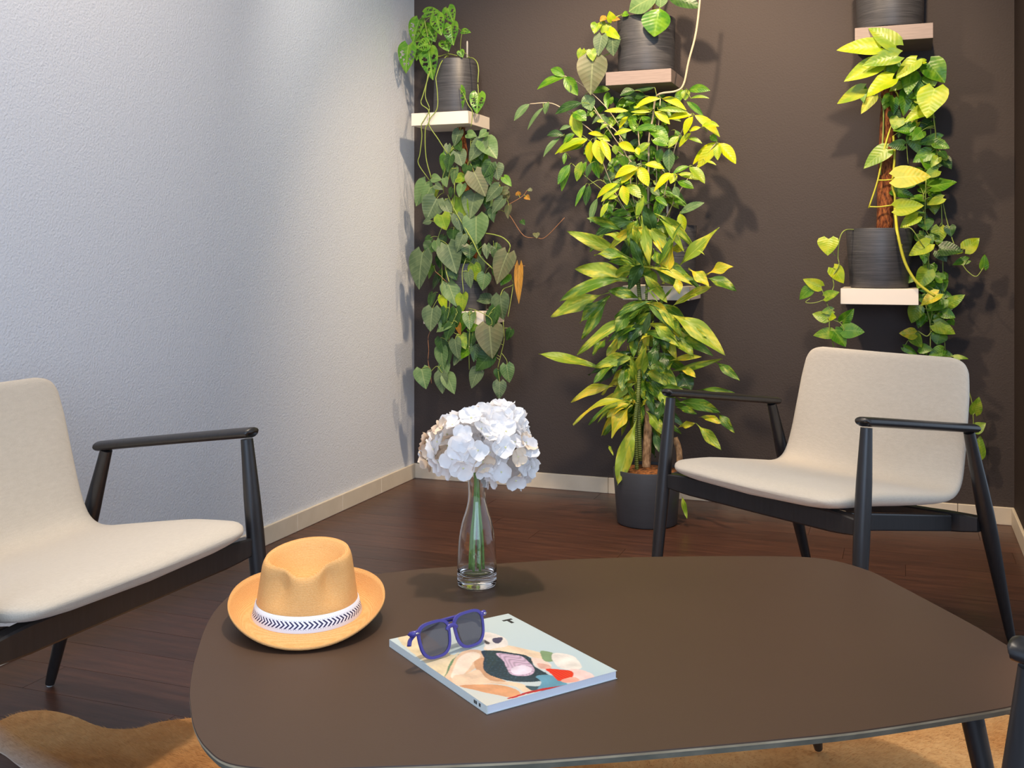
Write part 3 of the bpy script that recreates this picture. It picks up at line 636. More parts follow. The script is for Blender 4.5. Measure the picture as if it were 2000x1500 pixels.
def hydrangea(label, c, r, n, seed, stems, cream=0):
    rr = random.Random(seed); t = thing('hydrangea', label, 'flower', c, 0, 'white hydrangeas in the glass vase')
    for (x,y,z),(bx,by) in stems:
        e = Vector((x,y,z)); P = smoothline([VC+Vector((bx,by,.028)), VC+Vector((bx*.7+x*.2,by*.6,.09)), VC+Vector((x*.5,y*.5,.165)), VC+Vector((x*.9,y,.222)), (VC+Vector((x,y,.225)))*.4+c*.6],5)
        V,Fs = tube(P, .0026, 8); mk('stem', V, Fs, M_STALK, t)
    for i in range(n):
        zz = 1-2*(i+.5)/n; ph = i*2.39996+rr.uniform(-.3,.3); q = sqrt(max(0,1-zz*zz)); d = Vector((q*cos(ph), q*sin(ph), zz))
        if d.z < -.72: continue
        rad = Vector((r[0]*d.x, r[1]*d.y, r[2]*d.z))*rr.uniform(.86,1.02)
        d2 = (d+Vector((rr.uniform(-.35,.35),rr.uniform(-.35,.35),rr.uniform(-.25,.35)))).normalized()
        isC = rr.random() < cream
        o = bpy.data.objects.new('floret', rr.choice(FLC if isC else FLW)); COL.objects.link(o); o.parent = t
        if isC: o['label'] = 'cream coloured floret'
        o.location = rad; o.rotation_euler = (d2.to_track_quat('Z','Y') @ Matrix.Rotation(rr.uniform(0,6.3),4,'Z').to_quaternion()).to_euler(); s = rr.uniform(.85,1.12); o.scale = (s,s,s)
    return t
hydrangea('white hydrangea head in the glass vase, the left and largest of the bunch', pw(912,872,1.965), (.066,.060,.060), 66, 1, [((-.006,0,0),(-.014,.006)),((-.002,-.006,0),(-.006,-.012))], .02)
hydrangea('white hydrangea head in the glass vase, on the right and hanging lowest', pw(988,893,1.985), (.052,.052,.062), 56, 2, [((.006,0,0),(.012,.006)),((.003,.006,0),(.002,.012))], .02)
hydrangea('white hydrangea head rising highest at the back of the vase', pw(972,832,2.03), (.052,.045,.040), 44, 3, [((.002,.003,0),(.006,-.008))], .04)
hydrangea('small cream tinged hydrangea cluster at the far left of the vase', pw(855,878,2.01), (.026,.026,.032), 16, 4, [((-.008,.004,0),(-.01,.0))], .55)
# ---------------------------------------------------------------- shelves and pots
def shelf(label, s0, s1, ztop, mat, th=.053):
    t = thing('wall_shelf', label, 'shelf', S((s0+s1)/2, 0, ztop), 0, 'square shelves on the dark wall')
    V, Fs = boxm(s0, s1, .001, .245, ztop-th, ztop, .0015); V = [S(v.x, v.y, v.z) for v in V]
    fixn(mk('board', V, Fs, mat, t, smooth=False)); return t
shelf('white wall shelf at the upper left, nearest the pale wall', -1.972, -1.709, 1.608, M_WHITE)
shelf('white wall shelf at the lower left, mostly behind grey-green trailing leaves', -1.915, -1.640, .768, M_WHITE, .056)
shelf('taupe wooden wall shelf high above the middle plant', -1.116, -.852, 1.732, M_TAUPE)
shelf('white wall shelf in the middle, behind the tall floor plant', -1.046, -.781, .882, M_WHITE, .055)
shelf('white wall shelf on the right above the lounge chair', -.220, .049, .8805, M_WHITE, .058)
shelf('taupe wooden wall shelf at the top right, highest of the shelves', -.170, .098, 1.838, M_TAUPE, .055)
def pot(label, s, n, z, r0, r1, h, mat=M_POT, soil=M_SOIL, group=None, sc=.012):
    c = S(s, n, z); t = thing('plant_pot', label, 'pot', c, group=group or ('charcoal pots on the wall shelves' if z else None))
    prof = [(.0005,.0),(r0-.008,.0),(r0-.002,.003),(r0,.009),(r0+(r1-r0)*.5,h*.5),(r1,h-.003),(r1-.001,h),(r1-.005,h),(r1-.006,h-.004),(r1-.007,h-.03),(.0005,h-.032)]
    V, Fs = lathe(prof, 56); autosm(fixn(mk('pot_body', V, Fs, mat, t, world=False)), 30)
    V, Fs = lathe([(.0005,h-.031),(r1-.008,h-.031),(r1-.009,h-sc-.004),(r1*.5,h-sc+.003),(.0005,h-sc+.004)], 32)
    rr = random.Random(int(s*100)); V = [v+Vector((rr.uniform(-1,1),rr.uniform(-1,1),rr.uniform(-1,1)))*.002 if Vector((v.x,v.y)).length < r1*.8 else v for v in V]
    fixn(mk('soil', V, Fs, soil, t, world=False)); return t
pot('charcoal brushed pot on the upper left white shelf', -1.815, .128, 1.608, .098, .092, .232)
pot('charcoal pot half hidden by grey-green leaves on the lower left shelf', -1.765, .128, .768, .088, .092, .2)
pot('charcoal brushed pot on the taupe shelf above the middle plant', -.978, .128, 1.732, .113, .117, .222)
pot('charcoal pot behind the bushy middle plant', -.865, .128, .882, .085, .09, .24)
pot('charcoal brushed pot on the white shelf above the right chair', -.088, .128, .8805, .105, .120, .222)
pot('charcoal brushed pot on the highest shelf, cut off by the top edge', -.050, .128, 1.838, .118, .122, .21)
FP = S(-.905, .43, 0)
pot('large dark planter on the floor by the dark wall', -.905, .43, 0, .112, .127, .205, M_POT2, M_SOIL, sc=.006)
def gauge(px, py0, py1, d):
    a, b = W(px, py1, d), W(px, py0, d); V, Fs = tube([a, b-(b-a)*.15, b-(b-a)*.05, b], [.0042,.0042,.0034,.002], 10)
    return tag(mk('water_gauge', V, Fs, M_GAUGE), 'pale water gauge stick rising from the ' + ('upper left pot' if px < 1000 else 'pot behind the middle plant'), 'gauge')
gauge(912.5, 80, 118, .13); gauge(1303.5, 398, 452, .13)
# ---------------------------------------------------------------- leaves
UP = Vector((0,0,1))
def smst(a, b, x): q = max(0, min(1, (x-a)/(b-a))); return q*q*(3-2*q)
RL = random.Random(11)
def leaf(parent, base, tip, w, kind, mat, arch=.08, stems=None, holes=False, stalkmat=None, tilt=.35, maxst=.13):
    ax = tip-base; L = ax.length
    if L < .004: return
    N = ROOM*1.0+UP*.35+Vector((RL.uniform(-1,1),RL.uniform(-1,1),RL.uniform(-1,1)))*tilt
    N = N-ax*(N.dot(ax)/ax.dot(ax)); N.normalize(); sd = ax.cross(N).normalized()
    rows = {'heart':9,'ellip':8,'strap':15}[kind]; cols = 5
    if holes: rows, cols = 22, 17
    mid = (base+tip)/2+UP*arch*L*(1 if kind != 'heart' else .5)+N*L*.06
    V = []; uv = []; fold = RL.uniform(.10,.34); wav = RL.uniform(.12,.26) if kind == 'strap' else RL.uniform(0,.04); ph = RL.uniform(0,6)
    curl = RL.uniform(-.12,.1); hw0 = w/2; tw = RL.uniform(-.5,.5) if kind == 'strap' else 0
    for i in range(rows+1):
        t = i/rows
        p = base*(1-t)**2+mid*2*t*(1-t)+tip*t*t
        if kind == 'heart': f = max(0, sin(pi*min(1,(t*.985+.015))**.52))**.82
        elif kind == 'ellip': f = max(0, sin(pi*(t*.98+.01)))**.8*(1-.12*t)
        else: f = (.07+.93*smst(.08,.56,t))*max(0,1-max(0,(t-.55)/.45)**1.35)**.85
        for j in range(cols):
            u = (j/(cols-1)-.5)*2; au = abs(u)
            q = p+sd*(u*hw0*f)
            z = fold*au*hw0*f + wav*hw0*sin(t*11+ph+u*1.3)*au*1.6 + curl*L*t*t*.4
            if kind == 'heart': q = q-ax*(.17*au**1.3*(1-t)**4); z -= .12*hw0*(au**2)*(1-t)
            if kind == 'strap': z += tw*u*hw0*f*sin(pi*t)
            V.append(q+N*z); uv.append((u*.5*max(.0,f)+.5, t))
    Fs = []; fm = []
    hs = []
    if holes:
        for s in (-1,1):
            for (a,b,c) in ((.30,.42,.10),(.46,.40,.10),(.62,.34,.09),(.20,.55,.07),(.40,.72,.07)): hs.append((a+RL.uniform(-.03,.03), s*b, c))
    for i in range(rows):
        for j in range(cols-1):
            a = i*cols+j
            if holes:
                t = (i+.5)/rows; u = ((j+.5)/(cols-1)-.5)*2
                if any(((t-h[0]-.10*abs(u))/(h[2]*.5))**2+((u-h[1])/.17)**2 < 1 for h in hs): continue
            Fs.append([a,a+1,a+cols+1,a+cols]); fm.append(0)
    if stems is not None:
        best = None
        for P in stems:
            for q in P:
                dd = (q-base).length
                if best is None or dd < best[0]: best = (dd, q)
        if best and best[0] > .004:
            if best[0] > maxst: q = base+(best[1]-base).normalized()*.03+Vector((0,0,.004))-ROOM*.02
            else: q = best[1]
            m_ = (q+base)/2+UP*(q-base).length*.22+ROOM*.004
            sp = [q*(1-t)**2+m_*2*t*(1-t)+base*t*t for t in (0,.25,.5,.75,1)]
            v2, f2 = tube(sp, .0013 if kind != 'strap' else .002, 4, cap=False); n0 = len(V); V += v2; uv += [(.5,0)]*len(v2)
            for g in f2: Fs.append([x+n0 for x in g]); fm.append(1)
    return mk('leaf', V, Fs, mat, parent, uvs=uv, mats=[stalkmat or M_VINE], fm=fm)
def stemline(parent, pts, r, mat, name='stem', sub=5, n=6):
    P = smoothline(pts, sub); V, Fs = tube(P, r, n); mk(name, V, Fs, mat, parent); return P
def cw(o, s): # crop frame -> wall points
    ox, oy = o
    return lambda x, y, d: W(ox+x/s, oy+y/s, d)
def leaves(parent, o, s, rows, kind, d0, d1=None, stems=None, arch=.08, fwd=.0, wk=1.0, **kw):
    f = cw(o, s)
    for r in rows:
        bx,by,tx,ty,w,c = r[:6]; ar = r[6] if len(r) > 6 else arch; dd = r[7] if len(r) > 7 else None
        d = dd if dd is not None else RL.uniform(d0, d1 or d0)
        b = f(bx,by,d); tp = f(tx,ty,d+fwd+RL.uniform(-.01,.02)); wm = (w/s)*b.y/F*wk*(1.18 if kind == 'heart' else 1.2)
        leaf(parent, b, tp, wm, kind, LM[c], ar, stems, **kw)
# ---- monstera, upper left pot
A = S(-1.815,.128,1.8); mo = thing('swiss_cheese_vine', 'green vine with holed leaves trailing from the upper left pot', 'plant', A)
f = cw((760,0),3.75); st = []
for pts, r in (([(255,110,.2),(270,200,.2),(300,330,.2),(350,410,.18),(430,395,.14),(500,408,.13)],.0022),
 ([(430,400,.16),(380,460,.23),(345,560,.25),(345,600,.26),(355,700,.26),(350,800,.262),(290,900,.262),(360,1020,.25),(430,1130,.22)],.0022),
 ([(300,520,.25),(250,690,.26),(235,760,.262),(290,810,.262),(290,900,.262),(265,950,.26),(270,1150,.24),(310,1310,.22)],.0022),
 ([(285,540,.25),(265,700,.26),(295,800,.265),(255,880,.265),(235,920,.262),(240,1000,.25),(225,1130,.24),(215,1200,.23),(295,1320,.2)],.002),
 ([(560,425,.13),(610,425,.2),(645,460,.24),(655,520,.25),(650,600,.25),(655,700,.25)],.0022),
 ([(550,700,.25),(580,770,.262),(610,820,.262),(600,930,.25)],.0018),
 ([(415,50,.15),(435,180,.15),(440,280,.14),(430,420,.13)],.002),([(520,425,.13),(525,300,.14),(535,235,.15)],.0016)):
    st.append(stemline(mo, [f(*p) for p in pts], r, M_VINE))
leaves(mo, (760,0), 3.75, [(258,100,375,88,80,'v'),(430,60,475,172,100,'v'),(345,118,385,262,100,'v'),(452,182,470,332,112,'v'),(220,148,175,320,122,'v'),(300,210,188,312,115,'v'),(285,208,338,306,105,'v'),
 (285,320,196,352,100,'v'),(290,290,288,385,100,'v'),(142,332,125,542,132,'v'),(292,372,322,588,135,'v'),(408,298,436,378,92,'v'),(535,228,600,240,42,'v'),(520,372,540,422,50,'v'),(508,652,530,828,102,'v'),(652,688,643,838,104,'v'),(232,378,200,445,80,'v')],
 'heart', .17, .24, st, holes=True, tilt=.25)
# ---- heartleaf philodendron, lower left
B = S(-1.765,.128,.93); ph = thing('heartleaf_philodendron', 'grey-green heart leaved philodendron cascading over the lower left shelf', 'plant', B)
def pole(parent, p0, p1, r):
    P = [p0.lerp(p1, i/14) for i in range(15)]; V, Fs = tube(P, r, 18); rr = random.Random(2)
    V = [v+Vector((rr.uniform(-1,1),rr.uniform(-1,1),0))*.0022 for v in V]; o = mk('moss_pole', V, Fs, M_COIR, parent)
    V = []; Fs = []
    for _ in range(900):
        t = rr.random(); a = rr.uniform(0,2*pi); c = p0.lerp(p1,t)+Vector((cos(a)*r,sin(a)*r,0)); e = c+Vector((cos(a)*rr.uniform(.002,.009),sin(a)*rr.uniform(.002,.009),rr.uniform(-.012,.012))); i=len(V)
        V += [c, c+Vector((-sin(a)*.0012,cos(a)*.0012,0)), e]; Fs.append([i,i+1,i+2])
    tag(mk('coir_fibre', V, Fs, M_COIR, o, smooth=False), kind='stuff')
pole(ph, W(935,590,.12), W(900,246,.12), .017)
st = []; f = cw((800,230),7.5)
for pts, r in (([(760,110,.14),(700,300,.18),(560,550,.2),(520,760,.2),(480,900,.2),(500,1100,.19)],.002),([(730,330,.18),(650,430,.2),(560,550,.21),(540,700,.2)],.0018),
 ([(690,740,.2),(600,760,.22),(560,920,.22),(480,1020,.22)],.0018),([(660,960,.22),(655,1200,.22),(640,1400,.22),(700,1500,.22)],.002),([(560,1130,.2),(600,1220,.21),(680,1390,.22),(780,1560,.22)],.0024),
 ([(895,320,.2),(890,480,.2),(870,640,.2)],.0016),([(870,640,.2),(920,760,.16),(1090,900,.16),(1250,930,.17),(1330,1010,.18),(1440,1230,.2)],.0022)):
    st.append(stemline(ph, [f(*p) for p in pts], r, M_VINE))
g5 = cw((800,400),7.5)
for pts, r, mt in (([(770,270,.22),(930,540,.24),(1040,760,.24),(1220,940,.24)],.0028,M_VINE),([(1090,415,.2),(1250,440,.21),(1380,490,.22),(1470,590,.23),(1450,700,.23)],.0026,M_VINE),
 ([(470,340,.2),(430,440,.21),(415,520,.22)],.0015,M_VINE),([(520,890,.24),(540,1000,.25),(580,1130,.255)],.0026,M_VINE),([(475,900,.24),(475,1150,.255),(470,1330,.26)],.0014,M_VINE),
 ([(830,780,.24),(770,980,.25),(790,1290,.26)],.0018,M_VINE),([(1440,1000,.2),(1520,1160,.2),(1380,1230,.22),(1330,1330,.25)],.0018,M_VINE),([(1520,1160,.2),(1490,1360,.22),(1440,1640,.24)],.0018,M_VINE),
 ([(1440,1000,.2),(1500,900,.18),(1600,890,.18),(1690,895,.18)],.0014,M_VINEB),([(380,980,.24),(450,1040,.24),(540,1130,.24)],.0016,M_VINEB),
 ([(1440,130,.16),(1490,190,.16),(1670,450,.16),(1850,480,.16),(1990,475,.16),(2270,190,.17)],.0018,M_VINEB),
 ([(1440,0,.18),(1550,-60,.17),(1660,-130,.16),(1720,-210,.16)],.0015,M_VINEB)):
    st.append(stemline(ph, [g5(*p) for p in pts], r, mt))
g6 = cw((800,590),7.5)
for pts, r, mt in (([(300,430,.26),(270,530,.26),(280,700,.26),(270,860,.26),(300,1020,.26),(320,1190,.26)],.0014,M_VINEB),([(300,1030,.26),(400,940,.26),(470,1030,.26)],.0014,M_VINE),
 ([(860,90,.255),(1000,130,.262),(1180,230,.262),(1210,330,.262)],.0015,M_VINE),([(960,110,.262),(970,280,.262),(900,560,.25),(870,720,.25)],.0013,M_VINE),([(880,130,.262),(880,400,.262),(870,640,.26),(875,990,.25)],.0018,M_VINE),
 ([(870,640,.26),(960,820,.26),(1070,1020,.26)],.0014,M_TWIG),([(1370,280,.25),(1385,540,.25),(1340,760,.25),(1290,980,.25)],.0016,M_VINE),([(1350,750,.25),(1420,850,.25),(1430,930,.25)],.0013,M_VINE),
 ([(630,300,.262),(600,480,.262),(550,660,.25)],.0015,M_VINE),([(700,150,.262),(620,340,.262),(640,440,.262),(720,480,.262)],.0013,M_VINE),([(590,-20,.262),(580,120,.262),(540,300,.26)],.0014,M_VINE)):
    st.append(stemline(ph, [g6(*p) for p in pts], r, mt))
leaves(ph, (800,230), 7.5, [(735,190,650,425,160,'g'),(845,235,985,275,130,'s'),(1080,330,1280,600,270,'s'),(1080,345,875,640,230,'g'),(1130,210,1010,300,140,'s'),(700,495,782,725,210,'g'),(700,365,765,485,140,'d'),
 (665,735,645,985,130,'s'),(700,880,865,905,145,'l'),(945,800,1112,1155,300,'b'),(775,975,725,1165,150,'s'),(850,700,830,850,160,'d'),(1262,690,1300,918,200,'g'),(1200,655,1080,890,190,'d'),(245,945,92,1300,235,'s'),
 (305,1025,190,1290,190,'s'),(400,1030,380,1175,150,'y'),(395,1190,248,1505,310,'g'),(500,1230,610,1450,160,'g'),(730,1175,850,1640,240,'l'),(955,1115,888,1485,300,'g'),(1310,1010,1115,1235,180,'g'),(1400,1080,1285,1272,200,'b'),
 (1365,1190,1205,1405,150,'g'),(1455,1290,1440,1480,135,'b'),(330,880,470,905,120,'s'),(375,985,492,1055,95,'g'),(560,400,540,590,95,'g'),(512,885,545,1020,110,'s'),(1140,690,1190,1000,160,'d'),(600,560,560,800,160,'d'),
 (1380,870,1495,1010,110,'m'),(1440,1060,1300,1090,120,'b'),(960,640,1000,760,130,'d'),(630,1040,600,1180,120,'d')], 'heart', .19, .24, st, arch=.05, maxst=.08)
leaves(ph, (800,400), 7.5, [(470,150,540,375,230,'l'),(690,150,765,420,165,'g'),(300,230,190,270,95,'g'),(975,170,980,595,340,'s'),(785,440,690,695,155,'g'),(640,370,640,545,180,'d'),(190,705,140,1245,400,'g'),
 (335,560,250,730,210,'d'),(390,530,432,725,150,'s'),(560,590,692,1015,320,'g'),(880,590,880,800,215,'d'),(1130,590,1130,795,115,'g'),(1435,715,1272,1165,300,'b'),(940,880,990,1125,180,'l'),(985,790,1085,1005,195,'g'),
 (1105,1015,1070,1255,190,'s'),(860,980,900,1225,145,'g'),(1605,900,1600,1455,120,'o'),(1435,1020,1335,1185,150,'m'),(565,1150,690,1495,250,'s'),(470,1330,540,1560,130,'y'),(780,1315,780,1570,200,'l'),(1330,1330,1375,1690,300,'g'),
 (600,930,690,1110,160,'d'),(720,850,745,1155,170,'d'),(450,740,440,935,130,'d'),(310,480,220,600,120,'d'),(340,900,280,1090,110,'m'),(800,560,830,700,120,'d'),(1640,230,1690,300,70,'d')], 'heart', .2, .25, st, arch=.05, maxst=.08)
leaves(ph, (800,590), 7.5, [(335,95,300,435,260,'g'),(530,90,500,325,150,'d'),(595,305,385,440,190,'s'),(610,330,540,575,160,'d'),(720,320,750,485,110,'o'),(860,170,882,415,160,'s'),(755,480,822,695,160,'l'),(665,550,710,835,180,'g'),
 (460,660,500,995,205,'s'),(605,630,585,905,140,'d'),(1170,350,1212,835,365,'b'),(1190,760,965,1015,240,'d'),(175,980,240,1275,235,'s'),(465,1040,482,1345,195,'g'),(1420,920,1462,1185,185,'s'),(1320,1170,1310,1425,180,'g'),
 (1300,990,1300,1140,120,'d'),(1490,400,1420,565,110,'d'),(980,620,940,880,150,'d')], 'heart', .25, .27, st, arch=.05, maxst=.08)
rr = random.Random(9)
for i in range(62):
    y = rr.uniform(265,700) if i < 52 else rr.uniform(600,740); cx = 905 if y < 330 else 912; sp = 35 if y < 330 else (62 if y < 560 else 66)
    x = cx+rr.uniform(-sp,sp)
    if y < 340 and 885 < x < 925: continue
    a = rr.gauss(pi/2,.5); L = rr.uniform(24,42); d = rr.uniform(.14,.19) if y < 600 else .25
    leaf(ph, W(x,y,d), W(x+cos(a)*L,y+sin(a)*L,d+.01), L*rr.uniform(.62,.85)*4.45/F, 'heart', LM[rr.choice('ddgdsm')], .05, st, maxst=.06)
leaves(ph, (1000,360), 10, [(130,210,120,130,110,'o'),(270,240,350,300,100,'o'),(470,955,480,1060,120,'b'),(350,130,360,60,80,'b')], 'heart', .16, None, st)
# ---- plant in the pot on the taupe middle shelf
Cc = S(-.978,.128,1.94); ru_ = thing('rubber_plant', 'rubber plant with large drooping leaves in the pot on the taupe middle shelf', 'plant', Cc)
f = cw((1000,0),3.26)
st = [stemline(ru_, [f(900,108,.13),f(905,20,.14),f(930,-60,.15),f(950,-140,.15)], .006, M_CANE)]
leaves(ru_, (1000,0), 3.26, [(925,-25,742,72,150,'s'),(940,55,905,232,172,'m'),(950,-40,945,48,80,'s'),(990,-25,1195,45,95,'d'),(880,-60,800,-140,110,'m'),(970,-90,1060,-170,120,'m')], 'ellip', .26, .28, st, arch=.05, tilt=.15)
pv = thing('climbing_philodendron', 'small philodendron vine with bronze leaves hanging left of the taupe middle shelf', 'plant', f(690,100,.13))
st = [stemline(pv, [f(760,100,.13),f(700,95,.2),f(630,130,.22),(f(600,190,.22)),f(560,260,.22),f(520,310,.22),f(470,325,.22),f(520,370,.22),f(600,350,.2),f(650,320,.2)], .0024, M_VINE)]
leaves(pv, (1000,0), 3.26, [(640,135,620,70,55,'y'),(600,150,570,212,72,'l'),(540,150,524,218,60,'l'),(612,195,692,252,55,'y'),(572,228,550,358,84,'g'),(640,233,645,358,104,'g'),(445,318,435,402,52,'l'),(505,320,515,392,58,'l'),(515,375,500,605,168,'b'),(600,110,560,140,50,'o'),(640,120,690,125,30,'o'),(735,85,700,105,40,'m')], 'heart', .23, .25, st)
# ---- bushy middle plant
D = S(-.865,.128,1.1); bu = thing('bushy_foliage_plant', 'bushy plant with yellow-green pointed leaves in the middle of the dark wall', 'plant', D)
st = []
Wp = lambda x,y,d: W(x,y,d)
for pts, r, mt in (([(1268,455,.13),(1266,380,.14),(1267,310,.17),(1268,270,.18),(1275,230,.19),(1280,195,.22),(1290,183,.26),(1320,178,.27),(1335,165,.27),(1345,120,.27),(1360,60,.27),(1370,-30,.27)],.0042,M_TWIG),
 ([(1262,455,.13),(1257,370,.14),(1250,300,.15),(1246,250,.16)],.0026,M_TWIG),([(1275,455,.13),(1282,380,.15),(1283,300,.16),(1290,190,.18)],.0022,M_TWIG),([(1280,455,.13),(1300,370,.16),(1318,290,.17),(1335,250,.18),(1350,222,.2)],.0022,M_TWIG),
 ([(1258,455,.13),(1235,380,.15),(1228,320,.16),(1210,270,.18)],.0022,M_TWIG),([(1255,455,.13),(1215,400,.16),(1190,350,.18),(1160,270,.2)],.002,M_TWIG),([(1285,455,.13),(1330,370,.18),(1365,320,.2),(1400,278,.22)],.002,M_TWIG),
 ([(1250,330,.15),(1200,290,.18),(1115,225,.2),(1078,202,.21),(1035,203,.22)],.0022,M_TWIG),([(1235,320,.15),(1180,240,.2),(1160,208,.21)],.002,M_TWIG),([(1210,245,.18),(1180,205,.2),(1135,165,.21),(1103,148,.22)],.0016,M_TWIG),
 ([(1230,300,.16),(1205,258,.2),(1180,238,.2),(1160,215,.2)],.0022,M_TWIG),([(1215,400,.16),(1150,350,.2),(1118,320,.2)],.0016,M_VINE),([(1225,420,.15),(1180,355,.18),(1150,360,.2)],.0016,M_VINE),([(1180,300,.18),(1130,260,.2),(1098,267,.2)],.0016,M_VINE),
 ([(1290,455,.13),(1330,425,.15),(1330,415,.16)],.0016,M_VINE),([(1250,455,.13),(1235,400,.17),(1210,365,.2)],.0016,M_VINE),([(1262,455,.13),(1245,380,.2),(1243,330,.24)],.0016,M_VINE),([(1300,440,.13),(1318,380,.2),(1318,345,.24)],.0016,M_VINE)):
    st.append(stemline(bu, [Wp(*p) for p in pts], r, mt))
# inner shaded foliage
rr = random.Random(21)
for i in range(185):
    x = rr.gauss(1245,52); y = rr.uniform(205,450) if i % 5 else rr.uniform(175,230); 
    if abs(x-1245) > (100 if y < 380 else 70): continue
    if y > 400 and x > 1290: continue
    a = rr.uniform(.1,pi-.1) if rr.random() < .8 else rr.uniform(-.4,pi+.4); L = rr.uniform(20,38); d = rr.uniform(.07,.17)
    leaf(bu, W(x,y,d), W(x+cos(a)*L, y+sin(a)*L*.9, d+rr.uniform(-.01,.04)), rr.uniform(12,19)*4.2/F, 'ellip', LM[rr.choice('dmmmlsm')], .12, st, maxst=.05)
kb = dict(stems=st, arch=.12, maxst=.05)
leaves(bu, (1000,0), 3.26, [(335,485,248,440,52,'m'),(330,495,163,572,62,'m'),(335,490,420,608,72,'m'),(110,663,12,768,46,'s'),(200,685,95,825,26,'s'),(235,650,210,728,46,'s'),(360,540,370,590,40,'g')], 'ellip', .22, None, **kb)
leaves(bu, (1040,160), 7.5, [(580,470,712,825,170,'y'),(720,310,335,470,125,'d'),(600,445,785,565,180,'m'),(770,190,862,425,185,'s'),(800,850,388,1038,125,'Y',.1),(800,838,330,1062,110,'y',.16),(850,865,845,1195,150,'Y'),(930,850,1022,1205,175,'Y'),(1000,850,1140,1175,110,'Y'),
 (400,820,168,1105,95,'s'),(455,782,212,780,100,'d',.2),(560,650,398,702,60,'s'),(620,760,448,905,95,'m'),(740,940,555,1000,90,'m'),(545,1215,372,1500,115,'m'),(720,1168,648,1455,120,'l'),(790,1175,690,1425,75,'m'),(860,1190,790,1405,80,'d'),(885,1080,972,1415,135,'m'),
 (480,1040,460,1205,60,'m'),(1400,425,1055,430,70,'Y',.05),(1400,508,1270,688,85,'Y'),(1200,780,1450,700,72,'y'),(1040,790,815,755,64,'Y'),(940,800,1135,865,90,'y'),(1260,905,1510,1025,115,'Y',.15),(1205,920,1222,1065,90,'l'),(1350,1080,1340,1250,140,'m'),
 (1500,130,1285,200,120,'d'),(1330,230,1510,300,70,'d'),(1500,1235,1205,1395,120,'Y',.14),(1500,1255,1298,1488,130,'Y'),(1100,620,990,700,60,'l'),(1050,580,940,580,50,'y'),(870,440,870,520,60,'l'),(1180,220,1140,330,90,'m')], 'ellip', .2, .25, **kb)
leaves(bu, (1240,160), 7.5, [(370,245,-10,385,85,'Y',.2),(400,245,748,410,95,'Y',.22),(240,415,-20,370,60,'y',.1),(230,440,-60,440,45,'y',.03),(190,480,-40,490,40,'y',.05),(290,438,512,622,112,'Y'),(340,412,772,440,75,'l',.1),(832,490,478,535,115,'Y',.06),(850,510,718,775,130,'Y'),
 (880,490,1243,800,120,'Y',.16),(980,650,1235,655,95,'y',.2),(960,668,795,722,60,'Y'),(820,750,645,955,92,'y'),(780,825,985,900,60,'l',.15),(1200,885,845,1205,150,'Y',.1),(1212,905,918,1258,160,'Y'),(1222,920,1212,1145,115,'y'),(1230,895,1475,1205,160,'Y',.08),(1100,790,1212,865,95,'m'),
 (780,130,1105,128,115,'m',.18),(820,240,1085,235,45,'l',.15),(745,110,742,268,125,'l'),(760,290,1000,500,85,'m'),(310,650,-10,715,90,'m',.12),(200,680,495,870,190,'m',.12),(235,725,485,890,150,'m'),(250,860,485,935,140,'m',.12),(640,800,488,968,105,'l'),(500,980,500,1305,160,'s'),
 (380,980,338,1185,115,'m'),(220,900,35,1060,110,'l',.15),(150,1212,432,1268,100,'Y',.16),(30,1248,212,1500,150,'Y'),(550,1350,335,1490,120,'Y',.1),(640,1350,935,1432,90,'y',.1),(800,1250,1022,1492,145,'l',.12),(790,1240,555,1345,80,'m'),(1030,1168,1192,1222,36,'y',.2),
 (290,80,0,110,70,'d',-.1),(150,210,0,240,130,'d',.1),(30,960,60,1075,80,'Y')], 'ellip', .2, .26, **kb)
leaves(bu, (1240,300), 8.33, [(640,325,310,625,120,'Y',.12),(660,320,580,490,125,'Y'),(700,455,955,565,150,'m',.02),(640,540,712,700,115,'s'),(735,975,1125,798,125,'s',.08),(730,980,808,1255,135,'y'),(450,590,842,835,36,'m',.1),(330,712,530,860,95,'m',.12),(440,700,335,1055,150,'m'),(150,700,30,1055,115,'l')], 'ellip', .2, .24, **kb)
leaves(bu, (1080,300), 8.33, [(275,178,132,608,135,'m'),(1050,490,708,718,110,'Y',.15),(1080,560,785,785,90,'y',.12),(1130,520,1202,838,150,'Y'),(1200,510,1432,728,165,'l',.12),(530,510,362,858,75,'m'),(590,520,540,845,135,'d'),(720,735,620,1128,120,'s'),(900,800,768,1045,80,'y'),
 (1380,230,1005,395,120,'Y',.16),(1370,250,1105,485,130,'Y',.1),(1392,240,1552,530,165,'Y',.08),(1480,740,1368,1068,110,'l'),(1050,700,900,740,70,'y')], 'ellip', .22, .26, **kb)
# ---- dracaena in the floor planter
dr = thing('dracaena', 'tall dracaena with long yellow striped leaves in the floor planter', 'plant', Vector((FP.x,FP.y,.2)))
st = []
for pts, r, mt in (([(1262,925,.40),(1264,870,.40),(1267,800,.40),(1268,757,.40)],.0165,M_CANE),([(1328,925,.36),(1326,880,.34),(1318,855,.33)],.012,M_CANE),
 ([(1244,922,.46),(1242,870,.46),(1241,820,.46),(1246,775,.45),(1248,740,.42),(1250,690,.4),(1254,620,.37),(1248,570,.35),(1246,520,.34)],.0075,M_GCANE),
 ([(1250,900,.44),(1248,850,.44),(1247,800,.43),(1246,770,.43)],.009,M_GCANE),
 ([(1268,760,.40),(1276,720,.40),(1284,690,.39),(1290,640,.38),(1292,610,.37),(1291,560,.36)],.007,M_GCANE),
 ([(1276,722,.40),(1262,660,.38),(1262,600,.36),(1266,480,.34),(1270,440,.32)],.005,M_GCANE)):
    st.append(stemline(dr, [W(*p) for p in pts], r, mt, name='cane', n=12))
ks = dict(stems=None, arch=.1)
D0, D1 = .34, .42
